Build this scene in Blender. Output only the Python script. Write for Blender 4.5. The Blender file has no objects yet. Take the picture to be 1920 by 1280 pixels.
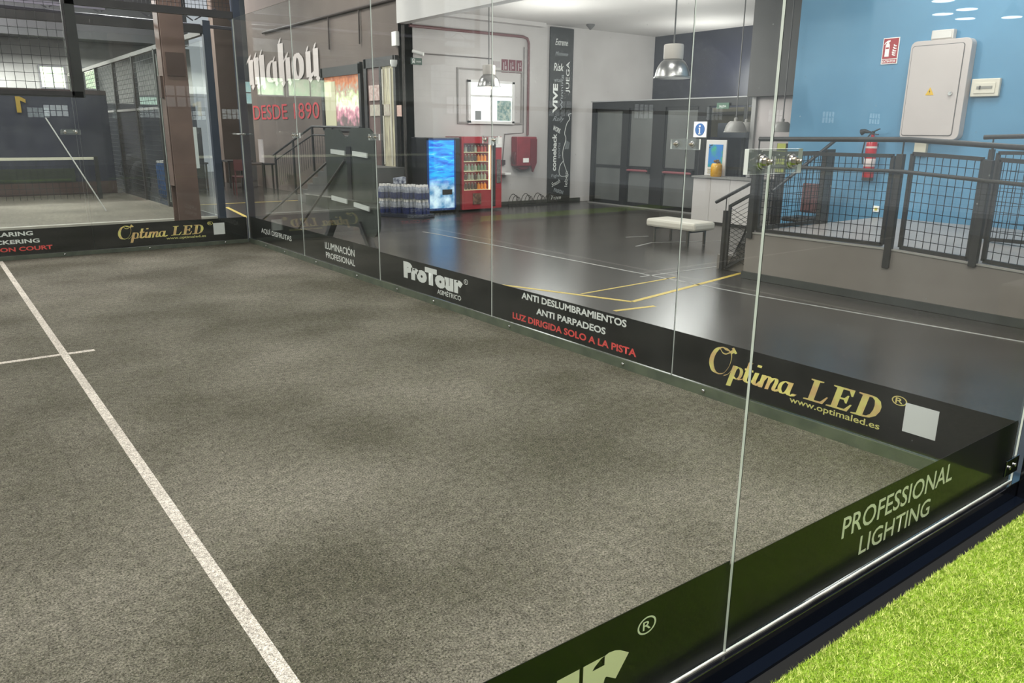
import bpy, math, random
import numpy as np
from mathutils import Vector, Matrix, Euler
random.seed(7)
SC = bpy.context.scene
COL = SC.collection

# ------------------------------------------------------------------ camera, world, light, exposure
cam_d = bpy.data.cameras.new('camera')
cam_d.sensor_width = 36.0
cam_d.lens = 1451.93 / 1920 * 36.0
cam_d.clip_start = 0.02
cam = bpy.data.objects.new('camera', cam_d)
COL.objects.link(cam)
cam.location = (-3.69692, -1.18641, 1.56645)
cam.rotation_euler = (1.306585, -0.00859285, -0.6448465)
SC.camera = cam

SC.view_settings.view_transform = 'Standard'
SC.view_settings.look = 'None'
SC.view_settings.exposure = 0.22
SC.view_settings.gamma = 1.0
SC.view_settings.use_curve_mapping = False
try:
    SC.cycles.transparent_max_bounces = 40
    SC.cycles.max_bounces = 14
    SC.cycles.sample_clamp_indirect = 6.0
    SC.cycles.caustics_reflective = False
    SC.cycles.caustics_refractive = False
    SC.cycles.use_denoising = True
except Exception:
    pass

w = bpy.data.worlds.new('world')
SC.world = w
w.use_nodes = True
bg = w.node_tree.nodes['Background']
bg.inputs['Color'].default_value = (0.80, 0.84, 0.90, 1)
bg.inputs['Strength'].default_value = 0.55


def area_light(name, loc, sx, sy, power, color=(1, 1, 1), rot=(0, 0, 0)):
    d = bpy.data.lights.new(name, 'AREA')
    d.shape = 'RECTANGLE'
    d.size = sx
    d.size_y = sy
    d.energy = power
    d.color = color
    o = bpy.data.objects.new(name, d)
    COL.objects.link(o)
    o.location = loc
    o.rotation_euler = rot
    return o


# floodlights of the court (asymmetric LED bars along both sides), then added fill lights without fittings
FLOODS = [(-2.0, -0.2), (-7.0, -0.2), (-2.0, 10.2), (-7.0, 10.2)]
for fx, fy in FLOODS:
    area_light('floodlight_lamp', (fx, fy, 5.85), 1.2, 0.35, 200 if fx > -5 else 420, (1.0, 0.97, 0.92),
               (math.radians(22 if fy < 5 else -22), math.radians(0 if fx > -5 else -48), 0))
for hx, hy, pw in [(2.4, 5.0, 120), (1.6, 15.0, 265), (-4.5, 16.5, 230), (-1.2, -2.4, 290), (3.0, -2.0, 110), (-4.5, 24.5, 2300), (1.6, 23, 520)]:
    area_light('hall_fill_light', (hx, hy, 6.2), 1.4, 1.4, pw, (1.0, 0.985, 0.96))  # added fill light under the roof, no fitting hangs here
for hx, hy, hp in [(6.9, 8.2, 85), (5.9, 10.4, 120), (10.0, 10.2, 110)]:  # bare point lights added to brighten the lobby ceiling and walls
    pl = bpy.data.lights.new('lobby_fill_light', 'POINT')
    pl.energy = hp; pl.shadow_soft_size = 0.6; pl.color = (1.0, 0.98, 0.95)
    po = bpy.data.objects.new('lobby_fill_light', pl); COL.objects.link(po); po.location = (hx, hy, 2.7)
area_light('reception_fill_light', (5.1, 3.0, 4.4), 1.0, 1.0, 52, (1.0, 0.99, 0.97))  # added fill light over the ramp, without a fitting


# ------------------------------------------------------------------ helpers
def lin(c):
    if isinstance(c, str):
        c = [int(c[i:i + 2], 16) / 255 for i in (0, 2, 4)]
    return tuple(x / 12.92 if x <= 0.04045 else ((x + 0.055) / 1.055) ** 2.4 for x in c) + (1,)


MATS = {}


def mat(name, col, rough=0.5, metal=0.0, col2=None, scale=8.0, bump=0.0, bscale=None, spec=0.5, emit=0.0, coat=0.0, detail=4.0, lo=0.35, hi=0.65, stretch=None):
    if name in MATS:
        return MATS[name]
    m = bpy.data.materials.new(name)
    m.use_nodes = True
    nt = m.node_tree
    b = nt.nodes['Principled BSDF']
    b.inputs['Base Color'].default_value = lin(col)
    b.inputs['Roughness'].default_value = rough
    b.inputs['Metallic'].default_value = metal
    b.inputs['Specular IOR Level'].default_value = spec
    b.inputs['Coat Weight'].default_value = coat
    b.inputs['Coat Roughness'].default_value = 0.03
    if emit:
        b.inputs['Emission Color'].default_value = lin(col)
        b.inputs['Emission Strength'].default_value = emit
    if col2 or bump:
        tc = nt.nodes.new('ShaderNodeTexCoord')
        mp = nt.nodes.new('ShaderNodeMapping')
        nt.links.new(tc.outputs['Object'], mp.inputs[0])
        if stretch:
            mp.inputs['Scale'].default_value = stretch
    if col2:
        n = nt.nodes.new('ShaderNodeTexNoise')
        n.inputs['Scale'].default_value = scale
        n.inputs['Detail'].default_value = detail
        nt.links.new(mp.outputs[0], n.inputs['Vector'])
        r = nt.nodes.new('ShaderNodeValToRGB')
        r.color_ramp.elements[0].position = lo
        r.color_ramp.elements[1].position = hi
        r.color_ramp.elements[0].color = lin(col)
        r.color_ramp.elements[1].color = lin(col2)
        nt.links.new(n.outputs[0], r.inputs[0])
        nt.links.new(r.outputs[0], b.inputs['Base Color'])
        if emit:
            nt.links.new(r.outputs[0], b.inputs['Emission Color'])
    if bump:
        n2 = nt.nodes.new('ShaderNodeTexNoise')
        n2.inputs['Scale'].default_value = bscale or scale * 3
        n2.inputs['Detail'].default_value = 3
        nt.links.new(mp.outputs[0], n2.inputs['Vector'])
        bp = nt.nodes.new('ShaderNodeBump')
        bp.inputs['Strength'].default_value = bump
        bp.inputs['Distance'].default_value = 0.01
        nt.links.new(n2.outputs[0], bp.inputs['Height'])
        nt.links.new(bp.outputs[0], b.inputs['Normal'])
    MATS[name] = m
    return m


def glass_mat(name, tint, dust=0.02, refl=1.0, rough=0.0, dustcol='c8ccc8', scratches=True):
    """thin sheet glass: Schlick reflection over a tinted see-through pane, with a film of dust"""
    m = bpy.data.materials.new(name)
    m.use_nodes = True
    nt = m.node_tree
    nt.nodes.clear()
    N = nt.nodes.new
    L = nt.links.new
    out = N('ShaderNodeOutputMaterial')
    lw = N('ShaderNodeLayerWeight')
    lw.inputs['Blend'].default_value = 0.5
    p = N('ShaderNodeMath'); p.operation = 'POWER'; p.inputs[1].default_value = 5.0
    L(lw.outputs['Facing'], p.inputs[0])
    ma = N('ShaderNodeMath'); ma.operation = 'MULTIPLY_ADD'
    ma.inputs[1].default_value = 0.95 * refl; ma.inputs[2].default_value = 0.043 * refl
    L(p.outputs[0], ma.inputs[0])
    tr = N('ShaderNodeBsdfTransparent'); tr.inputs[0].default_value = tuple(tint) + (1,)
    gl = N('ShaderNodeBsdfGlossy'); gl.inputs['Roughness'].default_value = rough
    gl.inputs[0].default_value = (0.95, 0.97, 0.96, 1)
    m1 = N('ShaderNodeMixShader')
    df = N('ShaderNodeBsdfDiffuse'); df.inputs[0].default_value = lin(dustcol)
    m0 = N('ShaderNodeMixShader')
    if scratches:
        tc = N('ShaderNodeTexCoord')
        no = N('ShaderNodeTexNoise'); no.inputs['Scale'].default_value = 3.0; no.inputs['Detail'].default_value = 8
        L(tc.outputs['Object'], no.inputs['Vector'])
        vo = N('ShaderNodeTexVoronoi'); vo.inputs['Scale'].default_value = 9.0
        L(tc.outputs['Object'], vo.inputs['Vector'])
        rm = N('ShaderNodeMapRange'); rm.inputs[1].default_value = 0.0; rm.inputs[2].default_value = 0.05
        rm.inputs[3].default_value = 0.35; rm.inputs[4].default_value = 0.0
        L(vo.outputs['Distance'], rm.inputs[0])
        r2 = N('ShaderNodeMapRange'); r2.inputs[1].default_value = 0.35; r2.inputs[2].default_value = 0.75
        r2.inputs[3].default_value = dust * 0.5; r2.inputs[4].default_value = dust * 2.0
        L(no.outputs[0], r2.inputs[0])
        ad = N('ShaderNodeMath'); ad.operation = 'ADD'
        L(rm.outputs[0], ad.inputs[0]); L(r2.outputs[0], ad.inputs[1])
        L(ad.outputs[0], m0.inputs[0])
    else:
        m0.inputs[0].default_value = dust
    L(tr.outputs[0], m0.inputs[1]); L(df.outputs[0], m0.inputs[2])
    L(ma.outputs[0], m1.inputs[0]); L(m0.outputs[0], m1.inputs[1]); L(gl.outputs[0], m1.inputs[2])
    L(m1.outputs[0], out.inputs[0])
    MATS[name] = m
    return m


class MB:
    def __init__(s):
        s.v = []; s.f = []; s.mi = []

    def add(s, vs, fs, mi=0):
        b = len(s.v)
        s.v += [tuple(v) for v in vs]
        s.f += [tuple(i + b for i in f) for f in fs]
        s.mi += [mi] * len(fs)
        return s

    def box(s, x0, x1, y0, y1, z0, z1, mi=0):
        return s.add([(x0, y0, z0), (x1, y0, z0), (x1, y1, z0), (x0, y1, z0), (x0, y0, z1), (x1, y0, z1), (x1, y1, z1), (x0, y1, z1)],
                     [(0, 3, 2, 1), (4, 5, 6, 7), (0, 1, 5, 4), (1, 2, 6, 5), (2, 3, 7, 6), (3, 0, 4, 7)], mi)

    def bar(s, a, b, w, h=None, up=(0, 0, 1), mi=0):
        """rectangular bar from a to b; w across, h along up"""
        a = Vector(a); b = Vector(b); h = h or w
        d = (b - a).normalized(); u = Vector(up)
        if abs(d.dot(u)) > 0.99: u = Vector((0, 1, 0))
        r = d.cross(u).normalized() * w / 2
        u2 = r.cross(d).normalized() * h / 2
        vs = [p + i * r + j * u2 for p in (a, b) for i, j in ((-1, -1), (1, -1), (1, 1), (-1, 1))]
        return s.add(vs, [(0, 1, 2, 3), (7, 6, 5, 4), (0, 4, 5, 1), (1, 5, 6, 2), (2, 6, 7, 3), (3, 7, 4, 0)], mi)

    def tube(s, pts, r, n=12, mi=0, closed=False):
        pts = [Vector(p) for p in pts]
        rings = []
        prev = None
        N = len(pts)
        for i, p in enumerate(pts):
            if closed:
                d = (pts[(i + 1) % N] - pts[i - 1]).normalized()
            else:
                d = (pts[min(i + 1, N - 1)] - pts[max(i - 1, 0)]).normalized()
            if prev is None:
                u = Vector((0, 0, 1)) if abs(d.z) < 0.95 else Vector((0, 1, 0))
            else:
                u = prev
            a = d.cross(u).normalized(); u = a.cross(d).normalized(); prev = u
            rr = r[i] if isinstance(r, (list, tuple)) else r
            rings.append([p + a * math.cos(t) * rr + u * math.sin(t) * rr for t in [2 * math.pi * k / n for k in range(n)]])
        vs = [v for R in rings for v in R]
        fs = []
        for i in range(N if closed else N - 1):
            j = (i + 1) % N
            for k in range(n):
                fs.append((i * n + k, i * n + (k + 1) % n, j * n + (k + 1) % n, j * n + k))
        if not closed:
            fs.append(tuple(range(n - 1, -1, -1))); fs.append(tuple((N - 1) * n + k for k in range(n)))
        return s.add(vs, fs, mi)

    def lathe(s, prof, c=(0, 0, 0), n=24, axis='z', mi=0):
        """prof: (radius, height) list, revolved about axis through c"""
        vs = []
        for r, h in prof:
            for k in range(n):
                t = 2 * math.pi * k / n
                a, b = r * math.cos(t), r * math.sin(t)
                v = {'z': (a, b, h), 'x': (h, a, b), 'y': (b, h, a)}[axis]
                vs.append((v[0] + c[0], v[1] + c[1], v[2] + c[2]))
        fs = []
        for i in range(len(prof) - 1):
            for k in range(n):
                fs.append((i * n + k, i * n + (k + 1) % n, (i + 1) * n + (k + 1) % n, (i + 1) * n + k))
        fs.append(tuple(range(n - 1, -1, -1))); fs.append(tuple((len(prof) - 1) * n + k for k in range(n)))
        return s.add(vs, fs, mi)

    def prism(s, poly, o, a, b, t, mi=0):
        """2-D polygon in the frame origin o, axes a, b; thickness vector t"""
        o = Vector(o); a = Vector(a); b = Vector(b); t = Vector(t)
        n = len(poly)
        vs = [o + a * p[0] + b * p[1] for p in poly] + [o + a * p[0] + b * p[1] + t for p in poly]
        fs = [tuple(range(n - 1, -1, -1)), tuple(range(n, 2 * n))] + [(i, (i + 1) % n, n + (i + 1) % n, n + i) for i in range(n)]
        return s.add(vs, fs, mi)

    def grid(s, o, a, b, la, lb, sp, wr, t=None):
        """welded wire grid in the frame o, unit axes a, b"""
        o = Vector(o); a = Vector(a); b = Vector(b)
        n = max(1, round(la / sp))
        for i in range(1, n):
            p = o + a * la * i / n
            s.bar(p, p + b * lb, wr, wr, up=a)
        n = max(1, round(lb / sp))
        for i in range(1, n):
            p = o + b * lb * i / n
            s.bar(p, p + a * la, wr, wr, up=b)
        return s


def wloc(p):
    v = Vector((0, 0, 0))
    while p:
        v += Vector(p.location); p = p.parent
    return v


def ob(name, mb, m, parent=None, bevel=0.0, smooth=False, label=None, kind=None):
    me = bpy.data.meshes.new(name)
    off = wloc(parent) if parent else Vector((0, 0, 0))
    me.from_pydata([(v[0] - off.x, v[1] - off.y, v[2] - off.z) for v in mb.v], [], mb.f)
    me.update()
    ms = m if isinstance(m, (list, tuple)) else [m]
    for x in ms: me.materials.append(x)
    if len(ms) > 1:
        me.polygons.foreach_set('material_index', mb.mi)
    o = bpy.data.objects.new(name, me)
    COL.objects.link(o)
    if parent: o.parent = parent
    if smooth:
        me.polygons.foreach_set('use_smooth', [True] * len(me.polygons))
        try:
            me.set_sharp_from_angle(angle=math.radians(38))
        except Exception:
            pass
    if bevel:
        bv = o.modifiers.new('bevel', 'BEVEL'); bv.width = bevel; bv.segments = 2; bv.limit_method = 'ANGLE'
    if label: o['label'] = label
    if kind: o['kind'] = kind
    return o


def T(name, label, cat, loc, group=None):
    o = bpy.data.objects.new(name, None)
    o.empty_display_size = 0.05
    COL.objects.link(o)
    o.location = loc
    o['label'] = label; o['category'] = cat
    if group: o['group'] = group
    return o


def tag(o, label, cat, group=None, kind=None):
    o['label'] = label; o['category'] = cat
    if group: o['group'] = group
    if kind: o['kind'] = kind
    return o


def struct(name, mb, m, parent=None):
    o = ob(name, mb, m, parent)
    if not parent: o['kind'] = 'structure'
    return o


def B(*a):
    return MB().box(*a)


def copy_tree(o, loc, label=None, parent=None):
    c = o.copy(); COL.objects.link(c)
    if parent:
        c.parent = parent
    else:
        c.location = loc
    if label: c['label'] = label
    for ch in list(o.children):
        copy_tree(ch, None, None, c)
    return c


def text(body, o, right, up, width, cap, m, parent, name='lettering', bold=0.0, shear=0.0, align='L', spacing=1.0, label=None):
    """flat cut lettering: fitted to width and height in the plane (right, up) at o (lower left of the block)"""
    cu = bpy.data.curves.new(name, 'FONT')
    cu.body = body; cu.size = 1.0; cu.offset = bold; cu.shear = shear
    cu.resolution_u = 3; cu.space_character = spacing
    to = bpy.data.objects.new('t', cu)
    COL.objects.link(to)
    dg = bpy.context.evaluated_depsgraph_get()
    me = bpy.data.meshes.new_from_object(to.evaluated_get(dg))
    bpy.data.objects.remove(to); bpy.data.curves.remove(cu)
    n = len(me.vertices)
    co = np.empty(n * 3); me.vertices.foreach_get('co', co); co = co.reshape(-1, 3)
    mn = co.min(0); mx = co.max(0)
    sx = width / (mx[0] - mn[0]); sy = cap / (mx[1] - mn[1])
    off = wloc(parent)
    R = np.array(right, float); U = np.array(up, float); O = np.array(o, float) - np.array(off)
    new = O + ((co[:, 0] - mn[0]) * sx)[:, None] * R + ((co[:, 1] - mn[1]) * sy)[:, None] * U
    me.vertices.foreach_set('co', new.ravel()); me.update()
    me.materials.clear(); me.materials.append(m)
    ob_ = bpy.data.objects.new(name, me); COL.objects.link(ob_); ob_.parent = parent
    if label: ob_['label'] = label
    return ob_


def smooth_path(pts, n=8):
    """Catmull-Rom through 2-D points"""
    P = [Vector((p[0], p[1])) for p in pts]
    P = [P[0] * 2 - P[1]] + P + [P[-1] * 2 - P[-2]]
    out = []
    for i in range(1, len(P) - 2):
        for k in range(n):
            t = k / n
            a, b, c, d = P[i - 1], P[i], P[i + 1], P[i + 2]
            out.append(0.5 * ((2 * b) + (c - a) * t + (2 * a - 5 * b + 4 * c - d) * t * t + (3 * b - 3 * c + d - a) * t ** 3))
    out.append(P[-2])
    return out


def pen(strokes, o, right, up, sx, sy, m, parent, name='lettering', step=8e-6, label=None):
    """lettering drawn with a broad pen. stroke: (points, nib angle deg, nib width[, smooth])"""
    mb = MB()
    o = Vector(o); R = Vector(right); U = Vector(up); NN = R.cross(U); cnt = 0
    for st in strokes:
        pts, ang, wd = st[0], math.radians(st[1]), st[2]
        sm = st[3] if len(st) > 3 else True
        path = smooth_path(pts) if (sm and len(pts) > 2) else [Vector(p) for p in pts]
        nv = Vector((math.cos(ang), math.sin(ang))) * wd / 2
        for i in range(len(path) - 1):
            a, b = path[i], path[i + 1]
            d = (b - a)
            if d.length < 1e-6: continue
            pn = Vector((-d.y, d.x)).normalized() * wd * 0.11
            for q in ([a - nv, a + nv, b + nv, b - nv], [a - pn, a + pn, b + pn, b - pn]):
                e1 = q[1] - q[0]; e2 = q[3] - q[0]
                if e1.x * e2.y - e1.y * e2.x < 0: q = q[::-1]
                cnt += 1
                mb.add([o + R * p.x * sx + U * p.y * sy + NN * step * cnt for p in q], [(0, 1, 2, 3)])
    return ob(name, mb, m, parent, label=label)


def ring(o, right, up, r, wd, m, parent, rx=1.0, name='lettering'):
    mb = MB(); o = Vector(o); R = Vector(right); U = Vector(up); n = 28
    vs = []
    for k in range(n):
        t = 2 * math.pi * k / n
        for q in (r, r - wd):
            vs.append(o + R * math.cos(t) * q * rx + U * math.sin(t) * q)
    mb.add(vs, [(2 * k, (2 * k + 2) % (2 * n), (2 * k + 3) % (2 * n), 2 * k + 1) for k in range(n)])
    return ob(name, mb, m, parent)


X = (1, 0, 0); Y = (0, 1, 0); Z = (0, 0, 1); NY = (0, -1, 0)

# ------------------------------------------------------------------ materials
def turf_mat(name, c1, c2, c3, big, fine, bump):
    m = bpy.data.materials.new(name); m.use_nodes = True
    nt = m.node_tree; N = nt.nodes.new; L = nt.links.new
    b = nt.nodes['Principled BSDF']; b.inputs['Roughness'].default_value = 0.95
    b.inputs['Specular IOR Level'].default_value = 0.15
    tc = N('ShaderNodeTexCoord')
    n1 = N('ShaderNodeTexNoise'); n1.inputs['Scale'].default_value = big; n1.inputs['Detail'].default_value = 5
    n2 = N('ShaderNodeTexNoise'); n2.inputs['Scale'].default_value = fine; n2.inputs['Detail'].default_value = 4; n2.inputs['Roughness'].default_value = 0.75
    n3 = N('ShaderNodeTexVoronoi'); n3.inputs['Scale'].default_value = fine * 1.3
    for n in (n1, n2, n3): L(tc.outputs['Object'], n.inputs['Vector'])
    r1 = N('ShaderNodeValToRGB')
    r1.color_ramp.elements[0].position = 0.38; r1.color_ramp.elements[1].position = 0.66
    r1.color_ramp.elements[0].color = lin(c1); r1.color_ramp.elements[1].color = lin(c2)
    L(n1.outputs[0], r1.inputs[0])
    r2 = N('ShaderNodeValToRGB')
    r2.color_ramp.elements[0].position = 0.34; r2.color_ramp.elements[1].position = 0.66
    r2.color_ramp.elements[0].color = (0.12, 0.12, 0.12, 1); r2.color_ramp.elements[1].color = (2.15, 2.15, 2.15, 1)
    L(n2.outputs[0], r2.inputs[0])
    mx = N('ShaderNodeMix'); mx.data_type = 'RGBA'; mx.blend_type = 'MULTIPLY'; mx.inputs[0].default_value = 1.0
    n4 = N('ShaderNodeTexNoise'); n4.inputs['Scale'].default_value = fine * 0.22; n4.inputs['Detail'].default_value = 3
    L(tc.outputs['Object'], n4.inputs['Vector'])
    r4 = N('ShaderNodeMapRange'); r4.inputs[1].default_value = 0.3; r4.inputs[2].default_value = 0.7
    r4.inputs[3].default_value = 0.72; r4.inputs[4].default_value = 1.25
    L(n4.outputs[0], r4.inputs[0])
    mm = N('ShaderNodeMix'); mm.data_type = 'RGBA'; mm.blend_type = 'MULTIPLY'; mm.inputs[0].default_value = 1.0
    L(r1.outputs[0], mm.inputs[6]); L(r4.outputs[0], mm.inputs[7])
    L(mm.outputs[2], mx.inputs[6]); L(r2.outputs[0], mx.inputs[7])
    # pale grains
    mr = N('ShaderNodeMapRange'); mr.inputs[1].default_value = 0.12; mr.inputs[2].default_value = 0.24
    mr.inputs[3].default_value = 0.55; mr.inputs[4].default_value = 0.0
    L(n3.outputs['Distance'], mr.inputs[0])
    m2 = N('ShaderNodeMix'); m2.data_type = 'RGBA'
    L(mr.outputs[0], m2.inputs[0]); L(mx.outputs[2], m2.inputs[6]); m2.inputs[7].default_value = lin(c3)
    L(m2.outputs[2], b.inputs['Base Color'])
    bp = N('ShaderNodeBump'); bp.inputs['Strength'].default_value = bump; bp.inputs['Distance'].default_value = 0.008
    L(n2.outputs[0], bp.inputs['Height']); L(bp.outputs[0], b.inputs['Normal'])
    MATS[name] = m
    return m


M_court = turf_mat('court_turf', '524e44', '726d63', 'c4beae', 0.9, 120, 1.0)
M_line = turf_mat('line_turf', 'aea69c', 'bcb4aa', 'd8d0c6', 3.0, 240, 0.35)
M_grass = turf_mat('green_turf', '62801e', '80a030', 'c0d470', 6.0, 200, 0.7)
M_court2 = turf_mat('faded_turf', '6d675e', '7d776c', '918b80', 0.8, 90, 0.2)
M_floor = mat('hall_floor', '2d2a28', 0.26, col2='3b3735', scale=1.6, bump=0.04, bscale=30, spec=0.6, detail=8, lo=0.3, hi=0.7)
M_black = mat('black_vinyl', '060607', 0.45, spec=0.3)
M_blacksteel = mat('black_steel', '0b0c0f', 0.12, coat=0.6, spec=0.7, col2='101218', scale=12)
M_bluesteel = mat('blue_black_steel', '2e3746', 0.4, col2='343e4e', scale=5)
M_dark = mat('dark_steel', '2c2b2c', 0.45, col2='363434', scale=6)
M_mesh = mat('wire', '26282b', 0.5, col2='303236', scale=9)
M_kick = mat('kick_channel', '4a5046', 0.5, col2='5a6052', scale=7, bump=0.05)
M_chrome = mat('bolt_steel', 'dcdbd8', 0.25, 1.0, col2='c4c2be', scale=30)
M_white = mat('white_letters', 'fdfcf8', 0.5)
M_red = mat('red_letters', 'fa5450', 0.5)
M_gold = mat('gold_letters', 'f2c888', 0.4, col2='fbf08c', scale=9, lo=0.42, hi=0.58)
M_sticker = mat('white_sticker', 'f8f7f4', 0.5)
M_glass = glass_mat('court_glass', (0.965, 0.98, 0.972), 0.010, 1.0)
M_glass_near = glass_mat('near_court_glass', (0.975, 0.985, 0.98), 0.002, 0.22, scratches=False)
M_glass_far = glass_mat('clear_glass', (0.97, 0.98, 0.975), 0.02, 0.8)
M_edge = mat('glass_edge', 'dfe6de', 0.25, col2='f2f6ee', scale=3, spec=0.8)  # glow of light piped through the glass, put into the pale colour
M_edge2 = mat('dark_glass_edge', '2c3230', 0.3)
M_aedge = mat('acrylic_edge', 'f2f4f0', 0.3)
M_acryl = glass_mat('acrylic', (0.93, 0.95, 0.94), 0.10, 1.2, scratches=False)
M_plaster = mat('white_plaster', 'b9b4b2', 0.8, col2='c4c0be', scale=1.2, bump=0.04, bscale=20)
M_ceil = mat('ceiling_white', 'c6c2bf', 0.85, col2='cdcac7', scale=0.8)
M_brown = mat('brown_render', '625650', 0.75, col2='6a5e57', scale=1.5, bump=0.05, bscale=18)
M_blue = mat('blue_paint', '5a8dae', 0.4, col2='6194b4', scale=1.8, bump=0.03, bscale=25, spec=0.45)
M_navy = mat('navy_panel', '20222e', 0.35, col2='272938', scale=1.3)
M_rust = mat('red_oxide_steel', '5f4b44', 0.5, col2='7b645b', scale=2.2, bump=0.08, bscale=12, lo=0.3, hi=0.7)
M_concrete = mat('ramp_concrete', '7b736c', 0.42, col2='857d76', scale=1.4, bump=0.03, bscale=22)
M_tile = mat('platform_floor', 'a39a96', 0.35, col2='aea5a1', scale=2.0)
M_grey = mat('grey_paint', '5c5b5a', 0.6, col2='676665', scale=2.0)
M_darkplinth = mat('dark_plinth', '343634', 0.5, col2='3e403d', scale=5)

# ------------------------------------------------------------------ setting: floors
struct('floor', B(-14, 13, -18, 30, -0.12, -0.004), M_floor)
o = struct('trim_1', B(-10, 0.0, 0.0, 10.0, -0.004, 0.0), M_court)          # carpet of the court
o['label'] = 'worn grey brown padel court turf'
mb = MB()
mb.box(-3.07, -3.02, 0.01, 9.99, 0.0, 0.002)
ln = struct('trim_2', mb, M_line)
struct('trim_3', B(-10, -2.85, 4.975, 5.025, 0.0, 0.0021), M_line)
# hall markings
M_yel = mat('yellow_tape', 'c9ab45', 0.5, col2='d8bd5c', scale=10)
M_wht = mat('worn_white_line', 'a9a7a2', 0.5, col2='8a8986', scale=8)


def floor_line(n, pts, wd, m):
    mb = MB()
    for a, b in zip(pts[:-1], pts[1:]):
        a = Vector(a + (0,)); b = Vector(b + (0,)); d = (b - a).normalized(); s = Vector((-d.y, d.x, 0)) * wd / 2
        vs = [a - s, b - s, b + s, a + s]
        mb.add([(v.x, v.y, -0.0035) for v in vs] + [(v.x, v.y, -0.0025) for v in vs], [(0, 3, 2, 1), (4, 5, 6, 7), (0, 1, 5, 4), (1, 2, 6, 5), (2, 3, 7, 6), (3, 0, 4, 7)])
    struct(n, mb, m)


floor_line('trim_4', [(0.5, 6.6), (1.15, 5.22), (1.63, 3.95), (2.6, 4.12), (3.9, 4.36)], 0.055, M_yel)
floor_line('trim_5', [(1.48, 4.51), (2.98, 4.60)], 0.03, M_yel)
floor_line('trim_6', [(1.21, 3.76), (1.67, 3.69)], 0.05, M_yel)
floor_line('trim_7', [(2.7, 9.7), (2.74, 9.35), (2.87, 3.55), (3.11, 1.1), (3.2, 0.0)], 0.035, M_wht)
floor_line('trim_8', [(2.68, 4.85), (4.3, 4.8)], 0.03, M_wht)
floor_line('trim_9', [(1.05, 16.3), (3.34, 16.27)], 0.07, M_yel)
floor_line('trim_10', [(1.38, 15.46), (1.08, 13.3), (1.0, 12.0)], 0.07, M_yel)
floor_line('trim_11', [(5.4, 7.3), (5.0, 7.4)], 0.03, M_wht)
floor_line('trim_12', [(4.4, 6.6), (4.9, 6.75), (6.1, 6.2)], 0.03, M_wht)

# second court floor behind
struct('trim_13', B(-9.6, 0.45, 12.9, 20.6, -0.004, 0.0), M_court2)
struct('trim_14', B(-9.6, 0.42, 12.86, 12.96, 0.0, 0.09), mat('pale_kerb', 'a8a498', 0.6, col2='b4b0a4', scale=5))

# green turf in front of the near wall
struct('ground_1', B(-7.5, 0.13, -7.0, -0.122, -0.004, 0.026), M_grass)['label'] = 'bright green turf outside the court'

# ------------------------------------------------------------------ setting: walls and ceilings
struct('wall_back', B(4.1, 11.2, 12.65, 12.85, 0, 3.85), M_plaster)
struct('wall_left', B(4.1, 4.3, 12.65, 21.3, 0, 7.0), M_brown)
struct('wall_right', B(6.4, 6.6, -1.5, 5.62, 0, 7.0), M_blue)
struct('wall_navy', B(11.0, 11.2, 5.6, 12.65, 0, 3.85), M_navy)
struct('ceiling_lobby', B(4.1, 11.2, 5.6, 12.85, 3.8, 3.95), M_ceil)
struct('trim_15', B(3.95, 4.15, 5.6, 12.62, 3.52, 7.0), mat('white_fascia', 'd9d5d2', 0.7, col2='dedad8', scale=1.0))
struct('trim_16', B(4.15, 7.45, 12.45, 12.65, 3.72, 3.8), M_plaster)
struct('wall_reception', B(8.0, 8.15, 5.62, 7.37, 0, 2.18), mat('pink_white_wall', 'b8afae', 0.8, col2='bfb7b5', scale=1.5))
struct('trim_17', B(7.8, 8.2, 5.55, 7.45, 2.18, 3.8), mat('charcoal_box', '3c3a39', 0.7, col2='454342', scale=2.0))
struct('trim_18', B(7.95, 8.05, 7.37, 7.45, 0, 3.8), mat('grey_post_paint', '9a9896', 0.6))
struct('baseboard_back', B(6.0, 8.7, 12.61, 12.65, 0, 0.09), M_darkplinth)
struct('wall_behind', B(-14, 30, -18.2, -18, 0, 7.0), mat('far_grey_wall', '8d8c8a', 0.8, col2='979694', scale=1.0))
struct('ceiling', B(-14, 30, -18, 30, 7.0, 7.2), mat('roof_sheet', '3b3a3b', 0.8, col2='454445', scale=0.7))
# far wall behind the second court
struct('wall_far', B(-14, 4.4, 28.0, 28.2, 2.35, 4.2), mat('far_pale_wall', '9c9c98', 0.8, col2='a8a8a4', scale=1.0))
struct('trim_19', B(-14, 4.4, 27.9, 28.15, 0, 2.35), mat('far_dark_wall', '33343c', 0.7, col2='3c3c46', scale=1.2))
struct('trim_20', B(-14, 4.1, 26.9, 28.2, 4.2, 7.0), mat('dark_fascia', '3a3a3c', 0.7, col2='424244', scale=1.2))
mb = MB()
for z in (4.32, 4.62):
    mb.tube([(-12, 22, z + 0.2), (0.0, 22, z), (4.0, 22.0, z - 0.05)], 0.045, 8)
for k in range(14):
    x = -12 + k * 1.15
    mb.bar((x, 22, 4.42), (x + 0.55, 22, 4.75), 0.03); mb.bar((x + 0.55, 22, 4.75), (x + 1.1, 22, 4.4), 0.03)
tag(ob('roof_truss', mb, mat('grey_truss', '57565e', 0.5)), 'long grey steel lattice truss under the roof above the second court', 'roof truss')

M_day = mat('daylight_pane', 'eef4d8', 0.4, emit=1.5, col2='c8e8c0', scale=6)
M_sky = mat('white_daylight', 'f4f8fa', 0.4, emit=2.6)


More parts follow.
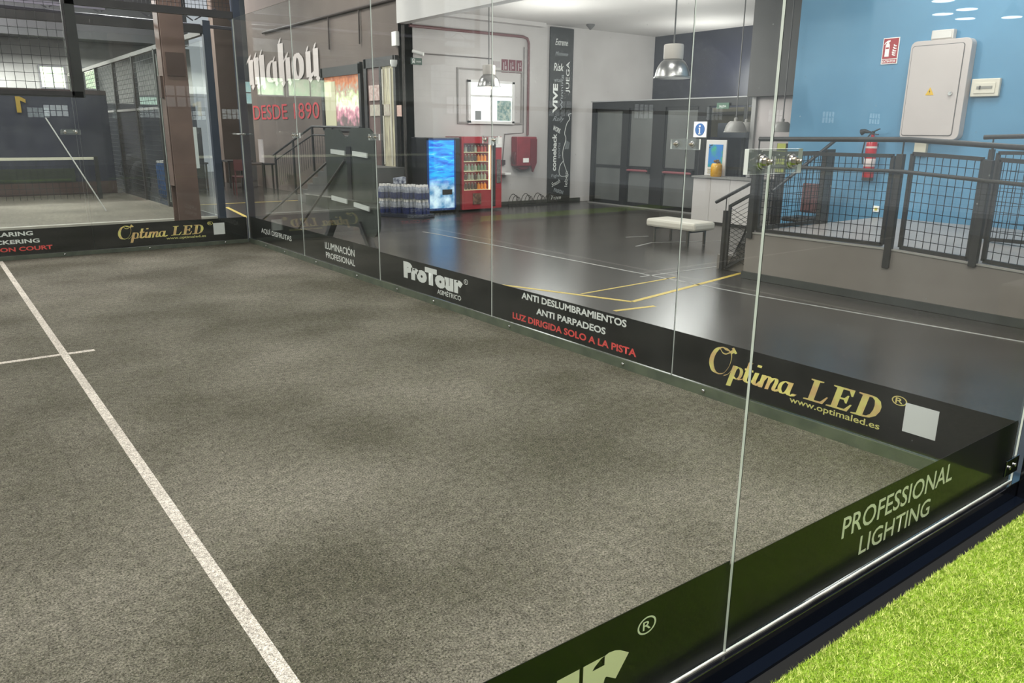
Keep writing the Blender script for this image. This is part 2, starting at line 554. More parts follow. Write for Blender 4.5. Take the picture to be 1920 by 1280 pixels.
def window(n, x0, x1, y, z0, z1, mpane, mframe, nx, nz, face=-1, fw=0.05, axis='x'):
    """a window set in a wall that runs along x (axis x) at y, or along y at x=y (axis y)"""
    f = MB(); g = MB()
    d0, d1 = (y - 0.03, y + 0.03)
    def bx(mb, a0, a1, z0_, z1_, e0, e1):
        if axis == 'x': mb.box(a0, a1, e0, e1, z0_, z1_)
        else: mb.box(e0, e1, a0, a1, z0_, z1_)
    bx(f, x0 - fw, x0, z0 - fw, z1 + fw, d0, d1); bx(f, x1, x1 + fw, z0 - fw, z1 + fw, d0, d1)
    bx(f, x0, x1, z0 - fw, z0, d0, d1); bx(f, x0, x1, z1, z1 + fw, d0, d1)
    for i in range(1, nx):
        c = x0 + (x1 - x0) * i / nx
        bx(f, c - fw * .3, c + fw * .3, z0, z1, d0, d1)
    for i in range(1, nz):
        c = z0 + (z1 - z0) * i / nz
        bx(f, x0, x1, c - fw * .3, c + fw * .3, d0, d1)
    bx(g, x0, x1, z0, z1, y - 0.008, y + 0.008)
    fo = struct(n, f, mframe)
    ob('pane', g, mpane, fo)
    return fo


M_wframe = mat('window_frame_grey', '77777a', 0.5)
struct('wall_pier', B(3.80, 4.45, 23.2, 23.6, 0, 7.0), mat('dark_brown_pier', '544740', 0.7, col2='5c4e47', scale=2))
nwin = 1
for x0, x1 in ((-9.5, -7.8), (-7.6, -5.9), (-5.7, -4.0), (-0.15, 0.5), (0.72, 1.4)):
    window('window_%d' % nwin, x0, x1, 27.95, 2.8, 3.4, M_day, M_wframe, 2, 1); nwin += 1
window('window_%d' % nwin, 2.5, 3.4, 27.95, 2.3, 2.6, mat('pale_green_pane', 'b4ccc0', 0.4, emit=0.4), M_wframe, 1, 1); nwin += 1
window('window_%d' % nwin, 4.55, 6.2, 24.0, 2.35, 3.0, mat('aqua_pane', 'a8d4d8', 0.4, emit=0.6, col2='c8e4dc', scale=5), M_wframe, 2, 2); nwin += 1
struct('wall_end', B(4.1, 8, 24.05, 24.2, 0, 7), mat('grey_end_wall', '6d7478', 0.8))
for k in range(9):   # daylight windows of the hall behind the camera
    x0 = 1.0 + k * 3.7
    window('window_%d' % nwin, x0, x0 + 0.9, -17.95, 2.05, 2.5, M_sky, M_dark, 4, 2); nwin += 1

# ------------------------------------------------------------------ court enclosure
EDGE_IX = 1


def pane(x0, x1, y0, y1, z0, z1, m=None):
    """glass pane; thin edges carry the pale polished edge"""
    mb = MB().box(x0, x1, y0, y1, z0, z1)
    # faces order: bottom, top, -y, +x, +y, -x
    if (x1 - x0) < (y1 - y0): mb.mi = [1, 1, 2, 0, 1, 0]
    else: mb.mi = [1, 1, 0, 1, 0, 2]
    return mb


G = 0.0016
BACKL = ['back wall glass pane over the gold lettering, nearest the green turf',
         'back wall glass pane over the white and red three-line lettering',
         'middle back wall glass pane in front of the drinks machine',
         'back wall glass pane in front of the dark folded table',
         'back wall glass pane at the far corner, over the shortest lettering']
for k in range(5):
    o = ob('glass_panel', pane(0, 0.009, 2 * k + G, 2 * k + 2 - G, 0.004, 3.0), [M_glass, M_edge, M_edge2])
    tag(o, BACKL[k], 'glass panel', 'glass panes of the court back wall')
FARL = ['far side wall glass pane beside the court corner, over the gold lettering',
        'far side wall low glass pane under the wire mesh, left of the gold lettering',
        'leftmost far side wall glass pane at the picture edge']
for k, (a, b, h) in enumerate(((-2, 0, 3.0), (-4, -2, 1.95), (-6, -4, 1.95))):
    if k == 2: continue
    o = ob('glass_panel', pane(a + G, b - G, 10, 10.009, 0.004, h), [M_glass, M_edge, M_edge2])
    tag(o, FARL[k], 'glass panel', 'glass panes of the far side wall')
NEARL = ['large near glass pane on the right, over the white professional lighting lettering',
         'large near glass pane on the left that fills most of the view']
for k, (a, b) in enumerate(((-2, 0), (-4.2, -2))):
    mb = pane(a + G * .8, b - G * .8, 0, 0.008, 0.088, 3.0)
    o = ob('glass_panel', mb, [M_glass_near, M_edge, M_edge2])
    tag(o, NEARL[k], 'glass panel', 'near glass panes')


def bracket(c, along, normal, label, s=1.0, full=False):
    """clear acrylic joint plate with two steel bolts, across a seam; c on the glass face"""
    t = T('joint_plate', label, 'joint plate', c, 'clear joint plates across the glass seams')
    c = Vector(c); a = Vector(along); n = Vector(normal)
    mb = MB()
    w_, h_, th = 0.11 * s, 0.03 * s, 0.012
    p0 = c - a * w_ - Vector((0, 0, h_)) + n * 0.001
    mb.prism([(0, 0), (2 * w_, 0), (2 * w_, 2 * h_), (0, 2 * h_)], p0, a, Z, n * th)
    mb.mi = [0, 0, 1, 1, 1, 1]
    ob('plate', mb, [M_acryl, M_aedge], t)
    for sgn in (-1, 1):
        q = c + a * sgn * 0.06 * s
        ax = 'x' if abs(n.x) > .5 else 'y'
        sg = 1 if (n.x + n.y) > 0 else -1
        mb = MB().lathe([(0.019, 0.013 * sg), (0.019, 0.017 * sg), (0.016, 0.0175 * sg), (0.016, 0.021 * sg), (0.0145, 0.024 * sg), (0.0105, 0.0245 * sg)], q, 20, ax)
        bo = ob('bolt', mb, M_chrome, t, smooth=True)
        mb = MB().lathe([(0.0095, 0.0245 * sg), (0.0095, 0.034 * sg), (0.0055, 0.0345 * sg), (0.0055, 0.043 * sg), (0.004, 0.0445 * sg)], q, 6 if full else 8, ax)
        ob('nut', mb, mat('dull_nut', 'b8b0a2', 0.35, 1.0), bo)
    return t


bracket((-2, 0.0, 1.502), X, NY, 'big clear joint plate with two steel bolts on the near glass', 1.0, True)
for k, y in enumerate((2, 4, 6, 8)):
    bracket((0, y, 1.505), Y, (-1, 0, 0), ['clear joint plate in front of the closed glass doors', 'faint clear joint plate right of the drinks machine window',
            'clear joint plate just right of the dark folded table', 'clear joint plate over the stair handrail'][k])
bracket((-2.1, 10, 1.515), X, NY, 'clear joint plate on the far side wall glass, left')
for z in (1.505,):
    t = T('corner_clamp', 'small dark clamp with bolts at the far glass corner', 'clamp', (-0.02, 9.98, z))
    ob('bolt', MB().lathe([(0.012, -0.10), (0.016, -0.06), (0.010, -0.05), (0.010, 0.05)], (-0.03, 9.97, z), 10, 'x'), M_chrome, t)
    ob('bolt', MB().lathe([(0.012, -0.10), (0.016, -0.06), (0.010, -0.05), (0.010, 0.02)], (-0.02, 9.9, z), 10, 'y'), M_chrome, t)

# kick channels under the glass with bolts
def channel(name, x0, x1, y0, y1, z1, bolts, label, ax):
    o = ob(name, MB().box(x0, x1, y0, y1, 0, z1), M_kick)
    tag(o, label, 'base channel')
    for q in bolts:
        sg = -1
        ob('bolt', MB().lathe([(0.012, -0.002), (0.0115, 0.004 * sg - 0.002), (0.008, 0.009 * sg), (0.003, 0.0105 * sg)], q, 14, ax), M_chrome, o, smooth=True)


channel('base_channel', -0.014, -0.002, 0.02, 9.98, 0.064, [(-0.014, y, 0.034) for y in (1.72, 2.42, 3.72, 4.9, 5.6, 6.5, 8.6, 7.6, 9.3)], 'grey green base channel with bolts along the back wall', 'x')
channel('base_channel', -9.9, -0.02, 9.986, 9.998, 0.05, [(x, 9.986, 0.026) for x in (-0.35, -1.35, -2.35, -3.2)], 'grey base channel with bolts along the far side wall', 'y')
b_ = T('base_beam', 'glossy black base beam under the near glass', 'beam', (-2, 0, 0))
ob('beam_profile', B(-6, 0.12, -0.02, 0.075, 0.012, 0.086), M_blacksteel, b_, bevel=0.003)
ob('bottom_flange', B(-6, 0.12, -0.06, 0.075, 0.0, 0.012), mat('blue_sheen_steel', '1a2230', 0.18, 0.6), b_)  # bluish highlight along the lip put into the steel colour
ob('glass_seal', B(-6, -0.02, -0.0035, -0.0005, 0.0862, 0.092), mat('clear_seal', 'b8b4ac', 0.3, col2='8a8780', scale=14), b_)
struct('trim_21', B(-6, 6, -0.122, -0.06, -0.004, 0.0005), mat('shadow_gap', '070807', 0.9))  # shade beside the beam, made as a black strip

# advertising strips, one per pane
ZT = 0.362


def strip(label, x0, x1, y0, y1, z0=0.066, z1=ZT):
    cx = (x0 + x1) / 2; cy = (y0 + y1) / 2
    t = T('advertising_strip', label, 'advertising strip', (cx, cy, z0), 'black advertising strips on the court glass')
    ob('vinyl', B(x0, x1, y0, y1, z0, z1), M_black if y0 > .5 or x1 - x0 < .1 else mat('near_black_vinyl', '050506', 0.5, spec=0.2), t)
    return t


# --- glyph drawings for the script word
def optima(o, right, up, sx, sy, parent):
    """the gold script word, drawn in a unit box about 3.4 wide, x height .5, pen strokes"""
    S = []
    # O with its looped crown
    S.append(([(0.72, 1.13), (0.52, 1.22), (0.27, 1.10), (0.09, 0.78), (0.04, 0.42), (0.16, 0.10), (0.38, 0.02)], 8, 0.15))
    S.append(([(0.38, 0.02), (0.60, 0.12), (0.80, 0.45), (0.88, 0.80), (0.86, 1.05), (0.72, 1.17), (0.55, 1.2)], 60, 0.045))
    S.append(([(0.38, 1.14), (0.50, 0.99), (0.64, 0.97), (0.78, 1.06), (0.90, 1.12)], 90, 0.04))
    S.append(([(0.84, 1.08), (0.98, 1.20)], -50, 0.10, False))
    S.append(([(0.94, 1.17), (1.03, 1.23)], -55, 0.20, False))
    # p
    S.append(([(0.62, 0.02), (0.80, 0.14), (0.98, 0.44)], 60, 0.045))
    S.append(([(1.08, 0.58), (0.84, -0.36)], 5, 0.15, False))
    S.append(([(1.02, 0.34), (1.18, 0.54), (1.32, 0.50), (1.34, 0.32), (1.26, 0.10), (1.12, 0.02), (1.02, 0.10)], 10, 0.10))
    S.append(([(1.22, 0.02), (1.40, 0.10), (1.50, 0.22)], 60, 0.045))
    # t
    S.append(([(1.70, 0.90), (1.52, 0.18), (1.56, 0.04), (1.66, 0.03), (1.78, 0.18)], 5, 0.13))
    S.append(([(1.48, 0.56), (1.82, 0.56)], 90, 0.07, False))
    # i
    S.append(([(1.98, 0.55), (1.87, 0.16), (1.92, 0.03), (2.02, 0.05), (2.16, 0.24)], 5, 0.13))
    S.append(([(2.04, 0.80), (2.07, 0.90)], 0, 0.13, False))
    # m
    S.append(([(2.26, 0.55), (2.13, 0.0)], 5, 0.13, False))
    S.append(([(2.20, 0.28), (2.36, 0.52), (2.47, 0.52), (2.48, 0.40), (2.38, 0.0)], 8, 0.11))
    S.append(([(2.46, 0.28), (2.62, 0.52), (2.73, 0.52), (2.74, 0.40), (2.65, 0.10), (2.72, 0.02), (2.84, 0.14)], 8, 0.11))
    # a
    S.append(([(3.24, 0.48), (3.10, 0.55), (2.94, 0.42), (2.88, 0.18), (2.98, 0.03), (3.12, 0.10), (3.22, 0.30)], 10, 0.11))
    S.append(([(3.30, 0.56), (3.20, 0.14), (3.26, 0.03), (3.36, 0.05), (3.44, 0.14)], 5, 0.13))
    S = [(q[0], q[1], q[2] * 1.3) + tuple(q[3:]) for q in S]
    pen(S, o, right, up, sx, sy, M_gold, parent, 'script_lettering')
    # LED in sloped serif capitals, height 1
    D = 0.18
    polys = {
        'L': [(0, 0), (0.86, 0), (1.0, 0.36), (0.93, 0.36), (0.74, 0.08), (0.46, 0.08), (0.46, 0.92), (0.62, 0.95), (0.62, 1.0), (0.06, 1.0), (0.06, 0.95), (0.20, 0.92), (0.20, 0.08), (0, 0.05)],
        'E': [(0, 0), (0.90, 0), (1.0, 0.34), (0.93, 0.34), (0.76, 0.08), (0.46, 0.08), (0.46, 0.47), (0.62, 0.47), (0.72, 0.34), (0.78, 0.34), (0.78, 0.70), (0.72, 0.70), (0.62, 0.55), (0.46, 0.55), (0.46, 0.92), (0.72, 0.92), (0.86, 0.70), (0.93, 0.70), (0.93, 1.0), (0.04, 1.0), (0.04, 0.95), (0.20, 0.92), (0.20, 0.08), (0, 0.05)],
    }
    outer = [(0, 0), (0.50, 0), (0.74, 0.04), (0.94, 0.18), (1.03, 0.42), (1.02, 0.62), (0.92, 0.84), (0.72, 0.97), (0.50, 1.0), (0.04, 1.0), (0.04, 0.95), (0.20, 0.92), (0.20, 0.08), (0, 0.05)]
    inner = [(0.46, 0.08), (0.60, 0.09), (0.72, 0.2), (0.77, 0.42), (0.76, 0.62), (0.70, 0.82), (0.58, 0.92), (0.46, 0.92)]
    mb = MB()
    O = Vector(o); R = Vector(right); U = Vector(up)

    def P(p, ox, wd):
        x = ox + p[0] * wd + p[1] * D; y = p[1] * 0.88 + 0.06
        return O + R * x * sx + U * y * sy
    mb.add([P(p, 3.74, 0.78) for p in polys['L']], [tuple(range(len(polys['L'])))])
    mb.add([P(p, 4.53, 0.78) for p in polys['E']], [tuple(range(len(polys['E'])))])
    # D: stem and bowl as separate faces of the same letter block
    wd = 0.80; ox = 5.35
    mb.add([P(p, ox, wd) for p in [(0, 0), (0.46, 0), (0.46, 1.0), (0.04, 1.0), (0.04, 0.95), (0.20, 0.92), (0.20, 0.08), (0, 0.05)]], [tuple(range(8))])
    bo = [(0.46, 0), (0.50, 0), (0.74, 0.04), (0.94, 0.18), (1.03, 0.42), (1.02, 0.62), (0.92, 0.84), (0.72, 0.97), (0.50, 1.0), (0.46, 1.0)]
    bi = [(0.46, 0.08), (0.50, 0.08), (0.60, 0.09), (0.72, 0.2), (0.77, 0.42), (0.76, 0.62), (0.70, 0.82), (0.58, 0.92), (0.50, 0.92), (0.46, 0.92)]
    vs = [P(p, ox, wd) for p in bo] + [P(p, ox, wd) for p in bi]
    mb.add(vs, [(i, i + 1, 10 + i + 1, 10 + i) for i in range(9)])
    ob('capital_lettering', mb, M_gold, parent)


# back wall strips (read from inside: right is -y)
xb = 0.0128
xt = 0.0125 - 0.0006


def bt(body, yl, yr, z0, z1, m, parent, **k):
    return text(body, (xt, yl, z0), NY, Z, yl - yr, z1 - z0, m, parent, **k)


s = strip('black strip reading AQUI DISFRUTAS at the far corner', xb, xb + .002, 8.0, 9.99, z1=0.372)
bt('AQUÍ DISFRUTAS', 9.52, 8.42, 0.175, 0.27, M_white, s, bold=0.012)
s = strip('black strip reading ILUMINACION PROFESIONAL', xb, xb + .002, 6.0, 8.0, z1=0.385)
bt('ILUMINACIÓN', 7.38, 6.60, 0.225, 0.325, M_white, s, bold=0.012)
bt('PROFESIONAL', 7.37, 6.60, 0.12, 0.19, M_white, s, bold=0.012)
s = strip('black strip with fat white block lettering on the back wall', xb, xb + .002, 4.0, 6.0, z1=0.358)
bt('ProTour', 5.51, 4.45, 0.160, 0.330, M_white, s, bold=0.085)
bt('ASIMÉTRICO', 4.88, 4.48, 0.108, 0.162, M_white, s, bold=0.012)
ring((xt, 4.40, 0.292), NY, Z, 0.024, 0.005, M_white, s, 1.35)
bt('R', 4.413, 4.387, 0.281, 0.303, M_white, s)
s = strip('black strip with white and red anti dazzle lettering in three lines', xb, xb + .002, 2.0, 4.0, z1=0.355)
bt('ANTI DESLUMBRAMIENTOS', 3.60, 2.43, 0.285, 0.338, M_white, s, bold=0.03)
bt('ANTI PARPADEOS', 3.41, 2.63, 0.192, 0.243, M_white, s, bold=0.03)
bt('LUZ DIRIGIDA SOLO A LA PISTA', 3.715, 2.325, 0.100, 0.153, M_red, s, bold=0.03)
s = strip('black strip with large gold lettering and a blank white sticker on the back wall', xb, xb + .002, 0.02, 2.0, z1=0.355)
optima((xt, 1.705, 0.158), NY, Z, 0.1715, 0.142, s)
bt('www.optimaled.es', 1.145, 0.625, 0.112, 0.158, mat('cream_letters', 'f0e68c', 0.5), s, bold=0.012)
ring((xt, 0.545, 0.302), NY, Z, 0.024, 0.004, M_gold, s, 1.6)
bt('R', 0.565, 0.527, 0.288, 0.316, M_gold, s, bold=0.01)
ob('white_sticker', MB().box(xt - 0.0004, xt, 0.352, 0.512, 0.155, 0.303), M_sticker, s, label='blank white square sticker')

# far wall strips (right is +x)
yb = 10.0128
yt = 10.0119


def ft(body, xl, xr, z0, z1, m, parent, **k):
    return text(body, (xl, yt, z0), X, Z, xr - xl, z1 - z0, m, parent, **k)


s = strip('black strip with gold lettering on the far side wall', -2.0, -0.02, yb, yb + .002, 0.05)
optima((-1.70, yt, 0.158), X, Z, 0.1715, 0.142, s)
ft('www.optimaled.es', -1.12, -0.60, 0.108, 0.150, mat('cream_letters', 'f0e68c'), s, bold=0.012)
ring((-0.53, yt, 0.302), X, Z, 0.024, 0.004, M_gold, s, 1.6)
ft('R', -0.55, -0.512, 0.288, 0.316, M_gold, s, bold=0.01)
ob('white_sticker', MB().box(-0.49, -0.335, yt - .0004, yt, 0.14, 0.30), M_sticker, s, label='blank white square sticker')
s = strip('black strip with white and red anti glaring lettering at the left edge', -4.0, -2.0, yb, yb + .002, 0.05)
ft('ANTI GLARING', -3.42, -2.66, 0.285, 0.338, M_white, s, bold=0.03)
ft('ANTI FLICKERING', -3.50, -2.60, 0.192, 0.243, M_white, s, bold=0.03)
ft('LIGHT ONLY ON COURT', -3.66, -2.47, 0.100, 0.153, M_red, s, bold=0.03)

# near wall strips (read from outside: right is +x), behind the glass
yn = 0.0128
ynt = 0.0121


def nt_(body, xl, xr, z0, z1, m, parent, **k):
    return text(body, (xl, ynt, z0), X, Z, xr - xl, z1 - z0, m, parent, **k)


M_offw = mat('dusty_white_letters', 'e8e8d6', 0.5)
s = strip('glossy black strip reading PROFESSIONAL LIGHTING on the near glass', -2.0, -0.02, yn, yn + .002, 0.09, 0.372)
nt_('PROFESSIONAL', -1.395, -0.605, 0.252, 0.332, M_offw, s, bold=0.008)
nt_('LIGHTING', -1.265, -0.76, 0.148, 0.222, M_offw, s, bold=0.008)
s = strip('glossy black strip with the end of large pale lettering at the bottom edge', -4.2, -2.0, yn, yn + .002, 0.09, 0.386)
nt_('ProTour', -3.60, -2.40, 0.115, 0.350, mat('cream_block_letters', 'f4eecc', 0.5), s, bold=0.085)
ring((-2.337, ynt, 0.315), X, Z, 0.026, 0.0045, M_offw, s, 1.35)
nt_('R', -2.352, -2.322, 0.302, 0.328, M_offw, s, bold=0.01)

# posts and frames of the enclosure
tag(ob('corner_post', B(0.02, 0.12, 10.02, 10.12, 0, 4.0), M_bluesteel, bevel=0.004), 'slim blue grey steel post right at the far court corner', 'post')
tag(ob('corner_post', B(0.02, 0.10, -0.09, -0.02, 0, 4.0), M_blacksteel, bevel=0.004), 'glossy black steel post at the near right court corner', 'post')
t = T('corner_bracket', 'dark bolted bracket low on the near right court corner', 'bracket', (-0.02, -0.01, 0.17))
ob('plate', B(-0.13, 0.0, -0.012, -0.004, 0.14, 0.215), M_blacksteel, t, bevel=0.002)
for x in (-0.10, -0.045):
    ob('bolt', MB().lathe([(0.009, -0.013), (0.009, -0.018), (0.004, -0.02)], (x, 0, 0.18), 12, 'y'), M_chrome, t)
tf = T('mesh_frame', 'dark steel frame with wire mesh above the far side wall glass', 'mesh fence', (-4, 10.05, 1.95))
ob('upper_beam', B(-1.98, 0.015, 10.02, 10.08, 3.0, 3.09), M_dark, tf)
ob('lower_beam', B(-9.9, -1.9, 10.02, 10.08, 1.93, 2.0), M_dark, tf)
ob('post', B(-2.02, -1.88, 10.02, 10.08, 1.93, 4.0), M_dark, tf)
ob('post', B(-4.05, -3.98, 10.02, 10.08, 0, 4.0), M_dark, tf)
ob('wire_mesh', MB().grid((-3.98, 10.05, 2.0), X, Z, 1.98, 2.0, 0.1, 0.005), M_mesh, tf, label='fine dark wire mesh in the left bay')
ob('wire_mesh', MB().grid((-1.9, 10.05, 3.09), X, Z, 1.9, 0.9, 0.05, 0.005), M_mesh, tf, label='fine dark wire mesh above the tall glass')

# net of this court (off to the left, seen in the back glass)
t = T('padel_net', 'dark padel net with a white top tape across the court', 'net', (-10, 5, 0))
ob('tape', B(-10.01, -9.99, 0.1, 9.9, 0.84, 0.90), mat('net_tape', 'dedcd6', 0.7), t)
ob('net_mesh', MB().grid((-10, 0.1, 0.02), Y, Z, 9.8, 0.82, 0.09, 0.006), M_mesh, t)
for y in (0.08, 9.92):
    ob('post', B(-10.04, -9.96, y - .04, y + .04, 0, 0.93), M_dark, t)

# ------------------------------------------------------------------ green turf blades by the near wall
def blades(n, x0, x1, y0, y1, m):
    rng = np.random.default_rng(3)
    x = rng.uniform(x0, x1, n); y = y1 - (y1 - y0) * rng.random(n) ** 1.2
    a = rng.uniform(0, 2 * np.pi, n); h = rng.uniform(0.008, 0.017, n); wd = rng.uniform(0.0010, 0.0017, n)
    lx = rng.normal(0, 0.006, n); ly = rng.normal(0, 0.006, n)
    v = np.zeros((n, 3, 3))
    v[:, 0] = np.stack([x - np.cos(a) * wd, y - np.sin(a) * wd, np.full(n, 0.025)], 1)
    v[:, 1] = np.stack([x + np.cos(a) * wd, y + np.sin(a) * wd, np.full(n, 0.025)], 1)
    v[:, 2] = np.stack([x + lx, np.minimum(y + ly, -0.116), h + 0.025], 1)
    me = bpy.data.meshes.new('turf_blades')
    me.vertices.add(n * 3); me.vertices.foreach_set('co', v.ravel())
    me.loops.add(n * 3); me.loops.foreach_set('vertex_index', np.arange(n * 3))
    me.polygons.add(n); me.polygons.foreach_set('loop_start', np.arange(0, n * 3, 3)); me.polygons.foreach_set('loop_total', np.full(n, 3))
    me.update(); me.validate()
    me.materials.append(m)
    o = bpy.data.objects.new('turf_blades', me); COL.objects.link(o)
    return o


M_blade = mat('turf_blade', 'a6c43a', 0.6, col2='ecf494', scale=60, lo=0.4, hi=0.6, spec=0.3)
tag(blades(80000, -2.3, 0.12, -0.95, -0.122, M_blade), 'short bright green artificial grass blades outside the near glass', 'artificial grass', kind='stuff')

# ------------------------------------------------------------------ red oxide column and the second court
t = T('steel_column', 'tall red oxide steel H column standing behind the far glass', 'column', (-0.47, 11.3, 0))
mb = MB()
ang = math.radians(0)
# H section: two flanges facing -y/+y, web between
mb.box(-0.655, -0.335, 11.12, 11.14, 0, 6.9)
mb.box(-0.655, -0.335, 11.40, 11.42, 0, 6.9)
mb.box(-0.505, -0.485, 11.14, 11.40, 0, 6.9)
ob('shaft', mb, M_rust, t, bevel=0.004)
ob('flange_plate', B(-0.665, -0.655, 11.16, 11.40, 0.75, 6.9), M_rust, t)
ob('base_plate', B(-0.74, -0.26, 11.05, 11.50, 0, 0.03), M_rust, t)
ob('splice_plate', B(-0.62, -0.37, 11.105, 11.118, 2.30, 2.62), mat('dark_red_oxide', '4a3832', 0.6), t)
ob('splice_plate', B(-0.70, -0.665, 11.2, 11.34, 2.0, 2.3), mat('dark_red_oxide', '4a3832'), t)

tag(ob('notice_board', B(0.09, 0.20, 12.88, 12.898, 0.92, 1.60), mat('pale_board', 'd4dcd8', 0.5)), 'narrow white upright board right of the red steel column', 'notice')

cf = T('court_fence', 'tall mesh fence of the second court running away behind the column', 'mesh fence', (0.45, 16.8, 0))
mb = MB().grid((0.45, 16.2, 0.0), Y, Z, 10.6, 3.05, 0.1, 0.009)
ob('wire_mesh', mb, M_mesh, cf)
for y in (16.2, 18.2, 20.3, 22.5, 24.6, 26.7):
    ob('post', B(0.42, 0.50, y - .045, y + .045, 0, 3.1), M_dark, cf)
ob('top_rail', B(0.42, 0.50, 12.95, 26.8, 3.08, 3.16), mat('pale_rail', '8d8a86', 0.5), cf)
ob('middle_rail', B(0.42, 0.48, 16.2, 26.8, 1.95, 2.0), mat('pale_rail'  , '8d8a86'), cf)
for z0, z1 in ((0.1, 3.0),):
    for k in range(2):
        o = ob('glass_panel', pane(0.45, 0.46, 12.95 + 1.6 * k, 12.95 + 1.6 * (k + 1) - .01, z0, z1), [M_glass_far, M_edge, M_edge2])
        tag(o, ['side glass pane of the second court nearest its corner post', 'side glass pane of the second court beside the mesh fence'][k], 'glass panel')
for k in range(3):
    o = ob('glass_panel', pane(-5.6 + 2 * k, -5.6 + 2 * k + 1.99, 12.90, 12.91, 0.1, 3.0), [M_glass_far, M_edge, M_edge2])
    tag(o, ['second court glass pane furthest left, before the yellow numeral', 'second court glass pane in the middle, before the dark screen', 'second court glass pane right behind the red column'][k], 'glass panel')
tag(ob('court_post', B(0.44, 0.56, 12.83, 12.93, 0, 3.3), M_bluesteel), 'dark blue steel post at the corner of the second court', 'post')
tag(ob('court_beam', B(-6.0, 0.5, 12.86, 12.93, 3.1, 3.22), M_dark), 'black steel beam over the glass of the second court', 'beam')
tag(ob('court_beam', B(-6.0, -1.0, 12.83, 12.86, 3.32, 3.37), mat('lilac_pipe', '7c7886', 0.4)), 'thin pale conduit above the second court glass', 'conduit')
bracket((-1.7, 12.89, 1.52), X, NY, 'long clear joint plate on the second court glass')
sc = T('windscreen', 'dark blue grey windscreen fabric across the end of the second court', 'screen', (-5, 20.7, 0))
ob('fabric', B(-9.6, 0.3, 20.7, 20.74, 0.30, 2.35), mat('screen_fabric', '3e3f4e', 0.8, col2='48495a', scale=1.5, stretch=(1, 1, 0.2)), sc)
ob('lower_band', B(-9.6, 0.3, 20.68, 20.74, 0.0, 0.30), mat('reddish_band', '5a4644', 0.8), sc)
ob('green_band', B(-9.6, -0.6, 20.67, 20.70, 0.30, 0.62), mat('green_band', '454a40', 0.8), sc)
ob('top_rail', B(-9.6, 0.3, 20.68, 20.76, 2.35, 2.45), mat('brown_rail', '4a3c3c', 0.6), sc)
t = T('padel_net', 'second court net with its bright white tape', 'net', (-4, 19.0, 0))
ob('tape', B(-9.5, -0.42, 19.0, 19.02, 0.875, 0.935), mat('bright_tape', 'e4e2cc', 0.7), t)
ob('net_mesh', MB().grid((-9.5, 19.01, 0.02), X, Z, 9.1, 0.85, 0.13, 0.008), M_mesh, t)
ob('post', B(-0.42, -0.34, 18.97, 19.05, 0, 0.95), M_dark, t)
# yellow numeral, seen from behind (mirrored 1)
s = T('court_number', 'yellow court numeral one, seen reversed', 'numeral', (-1.9, 20.6, 2.02))
mb = MB().prism([(0.0, 0), (0.09, 0), (0.09, 0.27), (0.20, 0.22), (0.20, 0.30), (0.09, 0.36), (0.0, 0.36)], (-1.62, 20.64, 1.90), X, Z, (0, 0.02, 0))
ob('numeral', mb, mat('yellow_paint', 'c8a63c', 0.5), s)
# leaning white pole and other things at the side of court two
tag(ob('leaning_pole', MB().tube([(-1.55, 16.6, 1.75), (-0.83, 15.85, 0.0)], 0.012, 8), mat('white_pole', 'd0cfca', 0.5)), 'thin white pole leaning behind the clear joint plate', 'pole')
t = T('storage_barrel', 'blue plastic barrel with a white rim behind the mesh fence', 'barrel', (1.05, 18.6, 0))
ob('body', MB().lathe([(0.12, 0), (0.15, 0.06), (0.155, 0.3), (0.15, 0.34), (0.155, 0.38), (0.15, 0.74), (0.13, 0.80)], (0.95, 18.6, 0), 24), mat('blue_plastic', '2c5f9e', 0.4, col2='3468a8', scale=6), t, smooth=True)
ob('rim', MB().lathe([(0.14, 0.80), (0.14, 0.84), (0.11, 0.85)], (0.95, 18.6, 0), 24), M_white, t, smooth=True)
for k, (x, y, r, h) in enumerate(((0.95, 21.9, 0.28, 0.9), (0.95, 21.05, 0.24, 0.75))):
    t = T('equipment_bag', ['large black upright bag behind the mesh fence, further back', 'black upright bag behind the mesh fence beside the blue barrel'][k], 'bag', (x, y, 0))
    ob('body', MB().lathe([(r * .8, 0), (r, h * .15), (r * 1.02, h * .5), (r * .85, h * .85), (r * .4, h)], (x, y, 0), 16), mat('black_fabric', '18191d', 0.8, col2='202127', scale=9), t, smooth=True)
    ob('strap', MB().tube([(x - r, y - .02, h * .3), (x - r * 1.25, y - .02, h * .6), (x - r * .5, y - .02, h * 1.02)], 0.015, 6), mat('black_fabric', '18191d'), t)
for k, (x, y, z) in enumerate(((1.7, 19.2, 0.72), (1.75, 19.6, 0.98))):
    t = T('storage_box', ['grey tool box on the dark shelf unit', 'pale box on top of the dark shelf unit'][k], 'box', (x, y, z))
    ob('body', B(x - .12, x + .12, y - .1, y + .1, z, z + .16), mat(['grey_box', 'pale_box'][k], ['77787a', 'a09c94'][k], 0.6), t, bevel=0.01)
    ob('lid', B(x - .13, x + .13, y - .11, y + .11, z + .16, z + .19), M_white, t)
t = T('shelf_unit', 'dark open shelf unit behind the mesh fence', 'shelf', (1.72, 19.4, 0))
for z in (0.1, 0.40, 0.69, 0.95):
    if z == 0.95:
        ob('shelf', B(1.45, 2.0, 19.38, 19.78, z, z + .03), M_dark, t)
    else:
        ob('shelf', B(1.45, 2.0, 19.0, 19.78, z, z + .03), M_dark, t)
for x in (1.44, 1.99):
    ob('side_panel', B(x, x + .02, 19.0, 19.78, 0, 1.6), M_dark, t)
# strip of green turf outside the far side wall (shows in the back glass)
struct('ground_2', B(-9.5, -3.2, 10.15, 11.1, -0.004, 0.004), M_grass)['label'] = 'strip of green turf beyond the far glass'

